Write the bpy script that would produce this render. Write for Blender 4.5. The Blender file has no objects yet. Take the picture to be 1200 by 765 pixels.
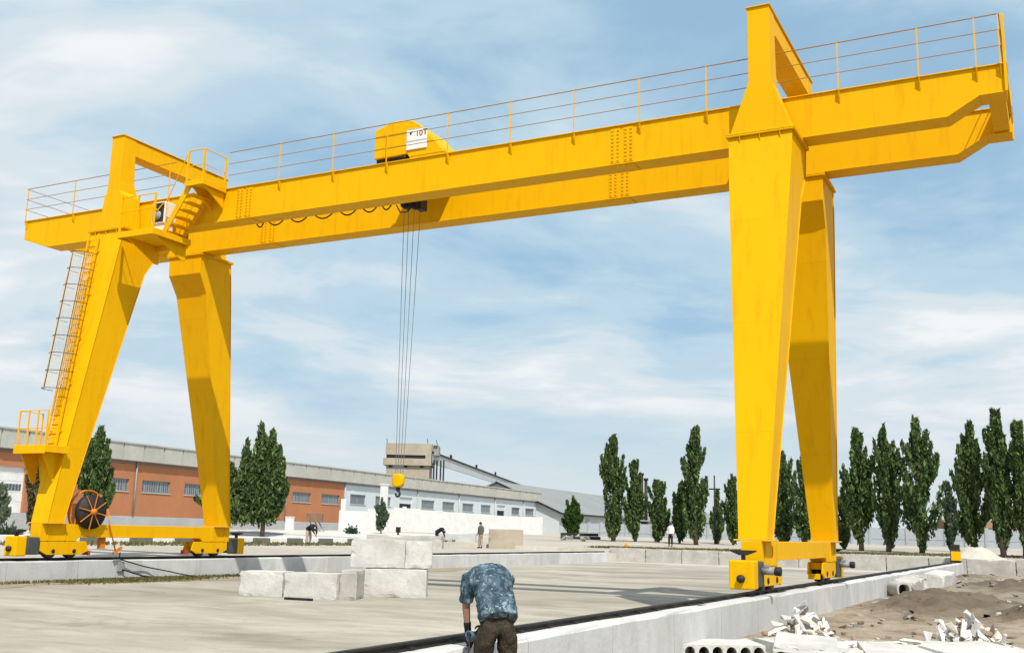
import bpy, bmesh, math, random
import numpy as np
from mathutils import Vector, Matrix, Euler, noise as mnoise
R = math.radians
random.seed(7)
rng = np.random.default_rng(7)
scene = bpy.context.scene
col = scene.collection

# ------------------------------------------------------------------ camera
CAM = Vector((25.85, -24.83, 1.01))
F = Vector((-0.44993868, 0.87254975, 0.19029481))
RT = Vector((0.89060246, 0.45419128, 0.0231851))
UP = Vector((-0.06620009, 0.1799089, 0.98145318))
UP = RT.cross(F)
cd = bpy.data.cameras.new('camera')
cam = bpy.data.objects.new('camera', cd)
col.objects.link(cam)
cam.matrix_world = Matrix(((RT.x, UP.x, -F.x, CAM.x), (RT.y, UP.y, -F.y, CAM.y), (RT.z, UP.z, -F.z, CAM.z), (0, 0, 0, 1)))
cd.sensor_width = 36
cd.lens = 36 * 1244.1 / 1200
cd.clip_end = 6000
cd.clip_start = 0.05
scene.camera = cam

def at(depth, px, py):            # a point seen in the photo at a known distance (survey of the site)
    return CAM + depth * (F + (px - 600) / 1244.1 * RT - (py - 382.5) / 1244.1 * UP)

# ------------------------------------------------------------------ objects
def tag(o, label=None, cat=None, group=None, kind=None):
    if label: o['label'] = label
    if cat: o['category'] = cat
    if group: o['group'] = group
    if kind: o['kind'] = kind
    return o

def empty(name, loc=(0, 0, 0), rz=0, label=None, cat=None, group=None):
    o = bpy.data.objects.new(name, None)
    o.empty_display_size = .3
    col.objects.link(o)
    o.location = loc
    o.rotation_euler = (0, 0, rz)
    return tag(o, label, cat, group)

class MB:
    def __init__(s):
        s.v, s.f, s.smooth = [], [], []
    def add(s, vs, fs, smooth=False):
        n = len(s.v)
        s.v += [tuple(v) for v in vs]
        s.f += [tuple(i + n for i in f) for f in fs]
        s.smooth += [smooth] * len(fs)
        return s
    def box(s, x0, x1, y0, y1, z0, z1, M=None):
        vs = [Vector(p) for p in ((x0, y0, z0), (x1, y0, z0), (x1, y1, z0), (x0, y1, z0), (x0, y0, z1), (x1, y0, z1), (x1, y1, z1), (x0, y1, z1))]
        if M is not None: vs = [M @ v for v in vs]
        return s.add(vs, [(0, 3, 2, 1), (4, 5, 6, 7), (0, 1, 5, 4), (1, 2, 6, 5), (2, 3, 7, 6), (3, 0, 4, 7)])
    def loft(s, A, B, caps=True):
        n = len(A)
        fs = [(i, (i + 1) % n, n + (i + 1) % n, n + i) for i in range(n)]
        if caps: fs += [tuple(range(n))[::-1], tuple(range(n, 2 * n))]
        return s.add(list(A) + list(B), fs)
    def rings(s, rs, caps=True, smooth=False):
        n = len(rs[0]); vs = [p for r in rs for p in r]; fs = []
        for k in range(len(rs) - 1):
            for i in range(n):
                fs.append((k * n + i, k * n + (i + 1) % n, (k + 1) * n + (i + 1) % n, (k + 1) * n + i))
        if caps: fs += [tuple(range(n))[::-1], tuple(range((len(rs) - 1) * n, len(rs) * n))]
        return s.add(vs, fs, smooth)
    def prism_xz(s, pts, y0, y1):
        return s.loft([(x, y0, z) for x, z in pts], [(x, y1, z) for x, z in pts])
    def prism_yz(s, pts, x0, x1):
        return s.loft([(x0, y, z) for y, z in pts], [(x1, y, z) for y, z in pts])
    def tube(s, a, b, r, n=8, r2=None, caps=True):
        a, b = Vector(a), Vector(b); d = (b - a).normalized()
        u = d.orthogonal().normalized(); w = d.cross(u); r2 = r if r2 is None else r2
        cs = [(math.cos(2 * math.pi * i / n), math.sin(2 * math.pi * i / n)) for i in range(n)]
        return s.rings([[a + r * (c * u + q * w) for c, q in cs], [b + r2 * (c * u + q * w) for c, q in cs]], caps, n > 6)
    def path(s, pts, r, n=6):
        pts = [Vector(p) for p in pts]; rs = []
        for i, p in enumerate(pts):
            d = (pts[min(i + 1, len(pts) - 1)] - pts[max(i - 1, 0)]).normalized()
            u = d.cross(Vector((0.31, 0.2, 0.93))).normalized(); w = d.cross(u)
            rs.append([p + r * (math.cos(2 * math.pi * k / n) * u + math.sin(2 * math.pi * k / n) * w) for k in range(n)])
        return s.rings(rs, True, True)
    def bar(s, a, b, w, h):          # flat bar a->b, w sideways, h up
        a, b = Vector(a), Vector(b); d = (b - a).normalized()
        sd = d.cross(Vector((0, 0, 1)))
        if sd.length < .01: sd = Vector((1, 0, 0))
        sd.normalize(); up = sd.cross(d)
        q = [sd * x * w / 2 + up * y * h / 2 for x, y in ((-1, -1), (1, -1), (1, 1), (-1, 1))]
        return s.loft([a + k for k in q], [b + k for k in q])
    def build(s, name, mat, parent=None, bevel=0, recalc=True):
        me = bpy.data.meshes.new(name)
        me.from_pydata(s.v, [], s.f)
        me.polygons.foreach_set('use_smooth', s.smooth)
        if recalc:
            bm = bmesh.new(); bm.from_mesh(me)
            bmesh.ops.recalc_face_normals(bm, faces=bm.faces)
            bm.to_mesh(me); bm.free()
        me.update()
        o = bpy.data.objects.new(name, me)
        if mat: me.materials.append(mat)
        col.objects.link(o)
        if parent: o.parent = parent
        if bevel:
            b = o.modifiers.new('b', 'BEVEL'); b.width = bevel; b.segments = 2; b.limit_method = 'ANGLE'; b.angle_limit = R(40)
            b.harden_normals = False
        return o

# ------------------------------------------------------------------ materials
class NT:
    def __init__(s, name):
        s.m = bpy.data.materials.new(name); s.m.use_nodes = True
        s.t = s.m.node_tree; s.n = s.t.nodes; s.l = s.t.links
        s.b = s.n['Principled BSDF']
    def new(s, t, **k):
        n = s.n.new(t)
        for a, v in k.items(): setattr(n, a, v)
        return n
    def coord(s, kind='Object', scale=(1, 1, 1)):
        tc = s.new('ShaderNodeTexCoord'); mp = s.new('ShaderNodeMapping'); mp.inputs['Scale'].default_value = scale
        s.l.new(tc.outputs[kind], mp.inputs['Vector']); return mp.outputs['Vector']
    def noise(s, vec, scale, detail=6, rough=.6, dist=0):
        n = s.new('ShaderNodeTexNoise'); n.inputs['Scale'].default_value = scale; n.inputs['Detail'].default_value = detail
        n.inputs['Roughness'].default_value = rough; n.inputs['Distortion'].default_value = dist
        s.l.new(vec, n.inputs['Vector']); return n.outputs['Fac']
    def ramp(s, fac, stops):
        r = s.new('ShaderNodeValToRGB'); e = r.color_ramp.elements
        while len(e) < len(stops): e.new(.5)
        for q, (p, c) in zip(e, stops):
            q.position = p; q.color = (*c, 1) if len(c) == 3 else c
        s.l.new(fac, r.inputs['Fac']); return r.outputs['Color']
    def mix(s, fac, a, b, mode='MIX'):
        m = s.new('ShaderNodeMix', data_type='RGBA', blend_type=mode)
        for sock, v in ((0, fac), (6, a), (7, b)):
            if hasattr(v, 'links'): s.l.new(v, m.inputs[sock])
            else: m.inputs[sock].default_value = v if sock == 0 else (*v, 1)
        return m.outputs[2]
    def math(s, op, a, b=0, clamp=False):
        m = s.new('ShaderNodeMath', operation=op, use_clamp=clamp)
        for i, v in enumerate((a, b)):
            if hasattr(v, 'links'): s.l.new(v, m.inputs[i])
            else: m.inputs[i].default_value = v
        return m.outputs[0]
    def sep(s, vec):
        n = s.new('ShaderNodeSeparateXYZ'); s.l.new(vec, n.inputs[0]); return n.outputs
    def color(s, c):
        if hasattr(c, 'links'): s.l.new(c, s.b.inputs['Base Color'])
        else: s.b.inputs['Base Color'].default_value = (*c, 1)
    def bump(s, h, strength=.3, dist=.02):
        b = s.new('ShaderNodeBump'); b.inputs['Strength'].default_value = strength; b.inputs['Distance'].default_value = dist
        s.l.new(h, b.inputs['Height']); s.l.new(b.outputs['Normal'], s.b.inputs['Normal'])
    def rough(s, v):
        if hasattr(v, 'links'): s.l.new(v, s.b.inputs['Roughness'])
        else: s.b.inputs['Roughness'].default_value = v

def grimy(name, base, dark, scale=1.5, amount=.5, rough=.7, bump=0, bscale=20, spec=.3, metal=0, coord='Object', stretch=(1, 1, 1)):
    t = NT(name); v = t.coord(coord, stretch)
    f = t.noise(v, scale, 7, .65)
    f2 = t.noise(v, scale * 7.3, 5, .6)
    c = t.mix(t.ramp(f, [(.35, (0, 0, 0)), (.7, (amount,) * 3)]), base, dark)
    c = t.mix(t.ramp(f2, [(.45, (0, 0, 0)), (.75, (amount * .6,) * 3)]), c, dark)
    t.color(c); t.rough(rough); t.b.inputs['Specular IOR Level'].default_value = spec; t.b.inputs['Metallic'].default_value = metal
    if bump: t.bump(t.noise(v, bscale, 6, .6), bump, .02)
    return t.m

def yellow_paint(seam=None):
    t = NT('yellow_paint'); v = t.coord('Object')
    big = t.noise(v, .35, 4, .5); fine = t.noise(v, 9, 6, .65)
    st = t.noise(t.coord('Object', (3.0, 3.0, .35)), 1.6, 6, .65)
    c = t.mix(t.ramp(big, [(.3, (0, 0, 0)), (.75, (1, 1, 1))]), (.765, .415, .0002), (.73, .385, .0002))
    c = t.mix(t.ramp(st, [(.52, (0, 0, 0)), (.80, (.42,) * 3)]), c, (.50, .19, .003))
    c = t.mix(t.ramp(fine, [(.60, (0, 0, 0)), (.82, (.18,) * 3)]), c, (.52, .22, .01))
    t.color(c); t.rough(t.math('ADD', t.math('MULTIPLY', fine, .25), .45)); t.b.inputs['Specular IOR Level'].default_value = .09
    rust = t.noise(t.coord('Object', (6.0, 6.0, .5)), 1.1, 5, .7)
    c = t.mix(t.ramp(rust, [(.68, (0, 0, 0)), (.76, (.30,) * 3)]), c, (.33, .11, .01))
    h = t.noise(v, 2.4, 3, .5)
    if seam is not None:
        ax_ = t.sep(v)[seam]; q = t.math('FRACT', t.math('DIVIDE', t.math('ADD', ax_, 40.35), 2.35))
        d_ = t.math('ABSOLUTE', t.math('SUBTRACT', q, .5))
        ln_ = t.ramp(d_, [(.0, (1, 1, 1)), (.007, (0, 0, 0))])
        c = t.mix(t.math('MULTIPLY', ln_, .20), c, (.42, .19, .004))
        # faint dents beside the welds
        h = t.math('ADD', h, t.math('MULTIPLY', t.math('SUBTRACT', 1, t.math('MULTIPLY', d_, 6), True), .8))
    t.color(c); t.bump(h, .14, .03)
    return t.m
YEL = yellow_paint(); YELG = yellow_paint(0); YELL = yellow_paint(2)
RUSTY = grimy('orange_paint', (.72, .23, .015), (.30, .10, .02), 3, .6, .6)
BLACK = grimy('black_rubber', (.012, .012, .013), (.04, .038, .035), 4, .6, .6)
STEEL = grimy('dark_steel', (.022, .021, .02), (.06, .048, .038), 3, .6, .55, metal=.4)
GREYM = grimy('grey_metal', (.30, .31, .32), (.16, .16, .16), 3, .5, .45)
CAGE = grimy('pale_mesh', (.60, .56, .47), (.45, .42, .34), 4, .6, .7)
GREYR = grimy('rope_steel', (.16, .17, .18), (.10, .10, .10), 4, .5, .6)
GUARD = grimy('dark_green_guard', (.045, .06, .055), (.10, .10, .09), 4, .5, .6)
WHITE = grimy('white_paint', (.80, .80, .79), (.55, .53, .50), 1.2, .5, .6)
RED = grimy('red_paint', (.42, .05, .03), (.2, .04, .02), 3, .5, .5)
INK = grimy('ink', (.03, .02, .02), (.05, .04, .04), 5, .5, .6)
INK2 = grimy('orange_ink', (.45, .14, .02), (.2, .08, .02), 5, .5, .6)
CONC = grimy('concrete', (.50, .485, .45), (.28, .265, .24), .9, .8, .85, .45, 22, .2)
CONCW = grimy('white_concrete', (.60, .59, .565), (.36, .345, .32), 1.3, .75, .85, .5, 22, .2)
CONCD = grimy('grey_concrete', (.30, .31, .31), (.22, .22, .21), 1.4, .6, .85, .3, 25, .2)
PLATF = grimy('dock_concrete', (.46, .47, .48), (.33, .33, .33), .6, .6, .85, .2, 10, .2)
BEIGE = grimy('beige_concrete', (.42, .365, .285), (.24, .20, .15), .35, .6, .85, .2, 10, .2)
ORANGE = grimy('terracotta_plaster', (.46, .195, .095), (.36, .15, .075), .22, .7, .9, .15, 12, .15)
PALEW = grimy('pale_plaster', (.60, .655, .69), (.50, .55, .58), .25, .6, .9, .15, 12, .15)
PARA = grimy('parapet_panel', (.50, .49, .45), (.36, .35, .31), .3, .7, .9, .15, 12, .15)
ROOFG = grimy('grey_sheet_roof', (.25, .265, .265), (.19, .20, .20), .15, .6, .7, .1, 5, .3)
FENCE = grimy('grey_panel', (.46, .50, .54), (.36, .39, .42), .3, .6, .8)
EARTH = grimy('brown_earth', (.20, .16, .115), (.11, .085, .06), 2.2, .8, .95, .6, 14, .1)
BARK = grimy('bark', (.13, .10, .075), (.06, .05, .04), 6, .7, .9, .5, 20, .1)
SKIN = grimy('skin', (.38, .21, .14), (.28, .15, .10), 5, .4, .6)
HAIR = grimy('hair', (.015, .012, .01), (.03, .025, .02), 9, .5, .7)
def cloth(name, base, dark):
    t = NT(name); v = t.coord('Object'); n = t.noise(v, 5, 5, .65, .8); f = t.noise(v, 60, 3, .6)
    fo = t.noise(t.coord('Object', (1, 1, .55)), 11, 4, .6, 1.2)
    c = t.mix(t.ramp(n, [(.4, (0, 0, 0)), (.68, (.8,) * 3)]), base, dark); c = t.mix(t.ramp(fo, [(.5, (0, 0, 0)), (.72, (.5,) * 3)]), c, dark)
    t.color(c); t.rough(.95); t.b.inputs['Specular IOR Level'].default_value = .08
    t.bump(t.math('ADD', fo, t.math('MULTIPLY', f, .15)), 1.0, .045); return t.m
TROUS = cloth('brown_trousers', (.072, .058, .043), (.026, .022, .018))
TROUS_OLD = grimy('brown_trousers', (.058, .047, .036), (.028, .024, .02), 6, .7, .9, .4, 25, .1)
DARKC = grimy('black_cloth', (.016, .017, .02), (.03, .03, .035), 5, .6, .9, .3, 25, .1)
GREYC = grimy('grey_cloth', (.13, .12, .11), (.08, .075, .07), 5, .6, .9, .3, 25, .1)
KHAKI = grimy('khaki_cloth', (.42, .35, .26), (.28, .23, .17), 5, .6, .9, .3, 25, .1)
WHITEC = grimy('white_cloth', (.75, .75, .76), (.6, .6, .62), 5, .5, .9, .2, 25, .1)
WOOD = grimy('old_wood', (.26, .15, .09), (.13, .075, .045), 2, .7, .85)
TARP = grimy('grey_tarp', (.52, .53, .53), (.36, .36, .36), 1.3, .7, .7, .6, 5)

def camo():
    t = NT('camouflage_cloth'); v = t.coord('Object')
    a = t.noise(v, 8, 3, .6, .9); b = t.noise(v, 14, 3, .6, .6)
    c = t.ramp(a, [(.40, (.035, .06, .08)), (.46, (.075, .12, .155)), (.54, (.10, .15, .185)), (.62, (.24, .32, .38))])
    c = t.mix(t.ramp(b, [(.50, (0, 0, 0)), (.55, (.9,) * 3)]), c, (.035, .055, .075))
    c = t.mix(t.ramp(t.noise(v, 22, 3, .6, .4), [(.62, (0, 0, 0)), (.67, (.65,) * 3)]), c, (.42, .51, .57))
    t.color(c); t.rough(.92); t.b.inputs['Specular IOR Level'].default_value = .1
    t.bump(t.noise(t.coord('Object', (1, 1, .6)), 13, 4, .6, 1.0), .9, .035)
    return t.m
CAMO = camo()

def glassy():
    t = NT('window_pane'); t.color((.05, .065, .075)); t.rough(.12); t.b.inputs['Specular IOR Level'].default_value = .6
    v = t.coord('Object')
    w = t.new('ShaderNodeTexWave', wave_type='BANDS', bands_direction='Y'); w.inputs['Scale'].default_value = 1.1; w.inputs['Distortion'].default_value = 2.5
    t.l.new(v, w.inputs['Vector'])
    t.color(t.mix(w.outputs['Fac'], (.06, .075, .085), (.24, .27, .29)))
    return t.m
PANE = glassy()
DARKGAP = grimy('dark_opening', (.01, .01, .012), (.02, .02, .02), 2, .5, .6)

def leafmat(name, a, b, c):
    t = NT(name)
    g = t.new('ShaderNodeNewGeometry')
    n = t.noise(t.coord('Object'), .9, 4, .6)
    colr = t.ramp(g.outputs['Random Per Island'], [(0, a), (.55, b), (1, c)])
    colr = t.mix(t.ramp(n, [(.35, (.32,) * 3), (.6, (0, 0, 0))]), colr, a)
    t.color(colr); t.rough(.75); t.b.inputs['Specular IOR Level'].default_value = .15
    tr = t.new('ShaderNodeBsdfTranslucent'); t.l.new(colr, tr.inputs['Color'])
    ms = t.new('ShaderNodeMixShader'); ms.inputs[0].default_value = .30
    t.l.new(t.b.outputs[0], ms.inputs[1]); t.l.new(tr.outputs[0], ms.inputs[2])
    t.l.new(ms.outputs[0], t.n['Material Output'].inputs['Surface'])
    return t.m
LEAF = leafmat('poplar_leaves', (.034, .066, .022), (.092, .148, .046), (.20, .27, .095))
LEAFD = leafmat('young_poplar_leaves', (.035, .075, .015), (.06, .115, .022), (.10, .16, .04))
LEAFO = leafmat('olive_leaves', (.07, .065, .03), (.13, .115, .055), (.20, .17, .09))
LEAFG = leafmat('silver_leaves', (.10, .14, .08), (.19, .24, .15), (.32, .37, .27))
LEAFP = leafmat('grey_green_leaves', (.05, .085, .05), (.09, .135, .085), (.15, .19, .12))
GRASS = leafmat('dry_grass', (.10, .11, .03), (.17, .16, .06), (.26, .22, .10))

# ------------------------------------------------------------------ world and sun
L = Vector((-.48, .58, -1)).normalized()          # direction the sunlight travels
sd_ = bpy.data.lights.new('sun', 'SUN'); sd_.energy = 5.0; sd_.angle = R(.5); sd_.color = (1, .95, .86)
sun = bpy.data.objects.new('sun', sd_); col.objects.link(sun)
sun.rotation_mode = 'QUATERNION'; sun.rotation_quaternion = L.to_track_quat('-Z', 'Y'); sun.location = (10, -20, 40)
w = bpy.data.worlds.new('World'); scene.world = w; w.use_nodes = True
nt = w.node_tree; N = nt.nodes; K = nt.links; N.clear()
out = N.new('ShaderNodeOutputWorld')
sky = N.new('ShaderNodeTexSky'); sky.sky_type = 'NISHITA'; sky.sun_disc = False
sky.sun_elevation = math.asin(-L.z); sky.sun_rotation = math.atan2(-L.x, -L.y)
sky.air_density = 1.0; sky.dust_density = 1.2; sky.ozone_density = 1.5
bg = N.new('ShaderNodeBackground'); bg.inputs['Strength'].default_value = .135
K.new(sky.outputs[0], bg.inputs['Color'])
cl = N.new('ShaderNodeBackground'); cl.inputs['Strength'].default_value = 1
tc = N.new('ShaderNodeTexCoord'); sp = N.new('ShaderNodeSeparateXYZ'); K.new(tc.outputs['Generated'], sp.inputs[0])
def wm(op, a, b=0, clamp=False):
    m = N.new('ShaderNodeMath'); m.operation = op; m.use_clamp = clamp
    for i, v in enumerate((a, b)):
        if hasattr(v, 'links'): K.new(v, m.inputs[i])
        else: m.inputs[i].default_value = v
    return m.outputs[0]
den = wm('ADD', wm('MAXIMUM', sp.outputs[2], 0), .16)
cb = N.new('ShaderNodeCombineXYZ')
# turn the cloud plane so that streaks run across the view
ca, sa = math.cos(R(27.3)), math.sin(R(27.3))
xr = wm('ADD', wm('MULTIPLY', sp.outputs[0], ca), wm('MULTIPLY', sp.outputs[1], sa))
yr = wm('SUBTRACT', wm('MULTIPLY', sp.outputs[1], ca), wm('MULTIPLY', sp.outputs[0], sa))
K.new(wm('DIVIDE', xr, den), cb.inputs[0]); K.new(wm('MULTIPLY', wm('DIVIDE', yr, den), 1.25), cb.inputs[1]); cb.inputs[2].default_value = 4.3
def wn(scale, det, rough, dist):
    n = N.new('ShaderNodeTexNoise'); n.inputs['Scale'].default_value = scale; n.inputs['Detail'].default_value = det
    n.inputs['Roughness'].default_value = rough; n.inputs['Distortion'].default_value = dist
    K.new(cb.outputs[0], n.inputs['Vector']); return n.outputs['Fac']
def wr(fac, stops):
    r = N.new('ShaderNodeValToRGB'); e = r.color_ramp.elements; r.color_ramp.interpolation = 'EASE'
    while len(e) < len(stops): e.new(.5)
    for q, (p, c) in zip(e, stops): q.position = p; q.color = (*c, 1) if not isinstance(c, (int, float)) else (c, c, c, 1)
    K.new(fac, r.inputs['Fac']); return r.outputs['Color']
n1 = wn(.55, 9, .52, .25); n2 = wn(1.7, 8, .58, .5)
mixn = wm('ADD', wm('MULTIPLY', n1, .72), wm('MULTIPLY', n2, .28))
cov = wr(mixn, [(.36, .72), (.50, .99)])
haze = wr(sp.outputs[2], [(0.0, .95), (.12, .80), (.40, 0.0)])
fac = wm('MAXIMUM', cov, haze)
cm = N.new('ShaderNodeMix'); cm.data_type = 'RGBA'
K.new(wr(sp.outputs[2], [(.02, 1.0), (.17, .0)]), cm.inputs[0])
K.new(wr(mixn, [(.40, (.37, .585, .77)), (.47, (.52, .695, .815)), (.52, (.69, .785, .85)), (.58, (.90, .925, .94))]), cm.inputs[6]); cm.inputs[7].default_value = (.68, .765, .815, 1)
K.new(cm.outputs[2], cl.inputs['Color'])
mx = N.new('ShaderNodeMixShader'); K.new(fac, mx.inputs[0]); K.new(bg.outputs[0], mx.inputs[1]); K.new(cl.outputs[0], mx.inputs[2])
K.new(mx.outputs[0], out.inputs['Surface'])
vs = scene.view_settings
scene.display_settings.display_device = 'sRGB'
vs.view_transform = 'Standard'; vs.look = 'None'; vs.exposure = 0; vs.gamma = 1

# ------------------------------------------------------------------ ground
GZ = -.68
S = 20.38
def sstep(t): t = np.clip(t, 0, 1); return t * t * (3 - 2 * t)
MOUNDS = [(22.9, 4.6, 1.15, 2.6, .38), (23.6, 7.2, 1.3, 1.5, .22), (22.0, 7.5, .8, 2.0, .15), (25.3, 2.2, .9, .8, .27), (25.9, 2.6, .9, 1.6, .40), (25.2, 22, 2.5, 5, .35), (29, 12, 3, 5, .35), (21.6, 34, 1.0, 4, .12)]
def mound(x, y):
    z = np.zeros_like(x)
    for cx, cy, sx, sy, h in MOUNDS: z = z + h * np.exp(-((x - cx) / sx) ** 2 - ((y - cy) / sy) ** 2)
    return z
def ground_z(x, y):
    x = np.asarray(x, float); y = np.asarray(y, float)
    e1 = np.maximum(0, -x - .1); e2 = np.maximum(0, y - 41.25)
    up = -.15 + .008 * np.minimum(e1, 12) + .02 * np.maximum(e1 - 12, 0) + .25 * (e2 > 0) + .014 * e2
    up = up - np.logaddexp(0, (up - .86) * 9) / 9
    low = np.full_like(up, GZ)
    r = (x > 20.6) & (y < 41.25)
    low = np.where(r, GZ + mound(x, y), low)
    return np.where((x < -.1) | (y > 41.25), up, low)
xl = np.unique(np.round(np.concatenate([[-2500, -1200, -700, -400, -250, -170, -120, -90, -75], np.arange(-64, -4, 4), np.arange(-4, -.3, .6), [-.101, -.099, 0.3], np.arange(2, 20, 3), [20.55], np.arange(20.65, 27, .14), np.arange(27, 32, .5), np.arange(32, 60, 4), [70, 90, 130, 200, 350, 700, 1500, 2500]]), 3))
yl = np.unique(np.round(np.concatenate([[-1500, -500, -200, -100, -60, -45], np.arange(-36, -14, 1.5), np.arange(-14, 14, .16), np.arange(14, 41, .5), [41.249, 41.251], np.arange(42, 70, 2), np.arange(70, 130, 6), [140, 170, 220, 300, 450, 800, 1500, 3000, 4500]]), 3))
gx, gy = np.meshgrid(xl, yl); gz = ground_z(gx, gy)
rough_zone = (gx > 20.8) & (gx < 32) & (gy < 41) & (gy > -30)
nz = np.array([mnoise.fractal(Vector((a * 1.7, b * 1.7, 0)), 1.0, 2.1, 5) if q else 0 for a, b, q in zip(gx.ravel(), gy.ravel(), rough_zone.ravel())]).reshape(gx.shape)
gz = gz + nz * .035 * (1 + 4 * np.minimum(1, mound(gx, gy) / .15) * (gx > 20.8))
nx = len(xl)
fs = [(j * nx + i, j * nx + i + 1, (j + 1) * nx + i + 1, (j + 1) * nx + i) for j in range(len(yl) - 1) for i in range(nx - 1)]
me = bpy.data.meshes.new('ground'); me.from_pydata(np.stack([gx.ravel(), gy.ravel(), gz.ravel()], 1).tolist(), [], fs)
at_ = me.attributes.new('soil', 'FLOAT', 'POINT')
at_.data.foreach_set('value', np.where(rough_zone, np.clip(mound(gx, gy) / .16, 0, 1), 0).ravel().astype(np.float32))
me.polygons.foreach_set('use_smooth', [True] * len(fs))
t = NT('dusty_ground'); v = t.coord('Object')
a = t.noise(v, .12, 8, .65, .4); b = t.noise(v, 1.6, 7, .65); c3 = t.noise(v, 9, 6, .7)
base = t.ramp(a, [(.3, (.33, .30, .25)), (.5, (.42, .39, .34)), (.72, (.50, .48, .435))])
base = t.mix(t.ramp(b, [(.45, (0, 0, 0)), (.75, (.55,) * 3)]), base, (.27, .23, .18))
base = t.mix(t.ramp(c3, [(.5, (0, 0, 0)), (.8, (.5,) * 3)]), base, (.26, .22, .17))
xyz = t.sep(v)
right = t.math('GREATER_THAN', xyz[0], 20.6); low = t.math('LESS_THAN', xyz[1], 41.2)
rz_ = t.math('MULTIPLY', right, low)
dirt = t.ramp(t.noise(v, .9, 8, .7, .5), [(.3, (.165, .13, .095)), (.52, (.315, .265, .205)), (.75, (.43, .38, .31))])
dirt = t.mix(t.ramp(c3, [(.48, (0, 0, 0)), (.72, (.6,) * 3)]), dirt, (.13, .105, .078))
base = t.mix(rz_, base, dirt)
so = t.new('ShaderNodeAttribute', attribute_name='soil')
base = t.mix(t.math('MULTIPLY', so.outputs['Fac'], .75), base, (.085, .063, .043))
t.color(base); t.rough(.95); t.b.inputs['Specular IOR Level'].default_value = .1
t.bump(t.math('ADD', t.math('MULTIPLY', b, .6), c3), .6, .06)
me.materials.append(t.m)
ground = bpy.data.objects.new('ground', me); col.objects.link(ground); tag(ground, kind='structure')

# yard paving: dusty concrete between the two rails
t = NT('dusty_yard_concrete'); v = t.coord('Object')
a = t.noise(t.coord('Object', (.55, 1.0, 1)), .28, 8, .62, .5); b = t.noise(t.coord('Object', (.5, 1.6, 1)), 1.3, 8, .68, .3); c3 = t.noise(v, 12, 6, .7)
base = t.ramp(a, [(.30, (.185, .168, .136)), (.43, (.30, .274, .228)), (.56, (.39, .362, .306)), (.72, (.475, .447, .39))])
base = t.mix(t.ramp(b, [(.46, (0, 0, 0)), (.72, (.62,) * 3)]), base, (.23, .215, .185))
base = t.mix(t.ramp(c3, [(.52, (0, 0, 0)), (.8, (.35,) * 3)]), base, (.20, .185, .16))
vo = t.new('ShaderNodeTexVoronoi', feature='DISTANCE_TO_EDGE'); vo.inputs['Scale'].default_value = .17
dv = t.new('ShaderNodeVectorMath', operation='ADD'); nzt = t.new('ShaderNodeTexNoise'); nzt.inputs['Scale'].default_value = .8
t.l.new(v, nzt.inputs['Vector']); t.l.new(v, dv.inputs[0]); t.l.new(nzt.outputs['Color'], dv.inputs[1]); t.l.new(dv.outputs[0], vo.inputs['Vector'])
base = t.mix(t.ramp(vo.outputs['Distance'], [(.0, (.28,) * 3), (.004, (0, 0, 0))]), base, (.20, .185, .16))
st = t.noise(t.coord('Object', (.3, .5, 1)), .5, 7, .7, .8)
base = t.mix(t.ramp(st, [(.56, (0, 0, 0)), (.66, (.5,) * 3)]), base, (.15, .135, .115))
st2 = t.noise(t.coord('Object', (.25, .7, 1)), 1.9, 5, .7, .5)
base = t.mix(t.ramp(st2, [(.64, (0, 0, 0)), (.70, (.55,) * 3)]), base, (.12, .11, .095))
t.color(base); t.rough(.92); t.b.inputs['Specular IOR Level'].default_value = .12
t.bump(t.math('ADD', b, t.math('MULTIPLY', c3, .5)), .35, .03)
m = MB(); m.add([(.1, -60, GZ + .006), (20.6, -60, GZ + .006), (20.6, 41.2, GZ + .006), (.1, 41.2, GZ + .006)], [(0, 1, 2, 3)])
tag(m.build('yard_paving', t.m), kind='structure')
# pale sandy strips at the feet of the plinth and the end wall
def strip(name, pts, z, mat):
    m = MB(); m.add([(x, y, z) for x, y in pts], [tuple(range(len(pts)))]); return tag(m.build(name, mat), kind='structure')
SAND = grimy('pale_sand', (.50, .475, .43), (.36, .33, .28), .7, .7, .95, .5, 9, .1)
random.seed(3)
edge = [(20.55, 41.1), (.3, 41.1)] + [(x, 38.2 - 1.6 * x / 20 + random.uniform(-.5, .5)) for x in np.linspace(.3, 20, 22)] + [(20.5, 33)]
strip('sand_strip', edge, GZ + .012, SAND)
DUST = grimy('brown_dust', (.33, .28, .21), (.19, .155, .115), 1.6, .8, .95, .6, 9, .1)
edge = [(.3, -14), (.3, 20)] + [(1.7 + random.uniform(-.3, .3) + .45 * math.sin(y * .5), y) for y in np.linspace(20, -14, 60)]
strip('dust_strip', edge, GZ + .013, DUST)

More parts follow.
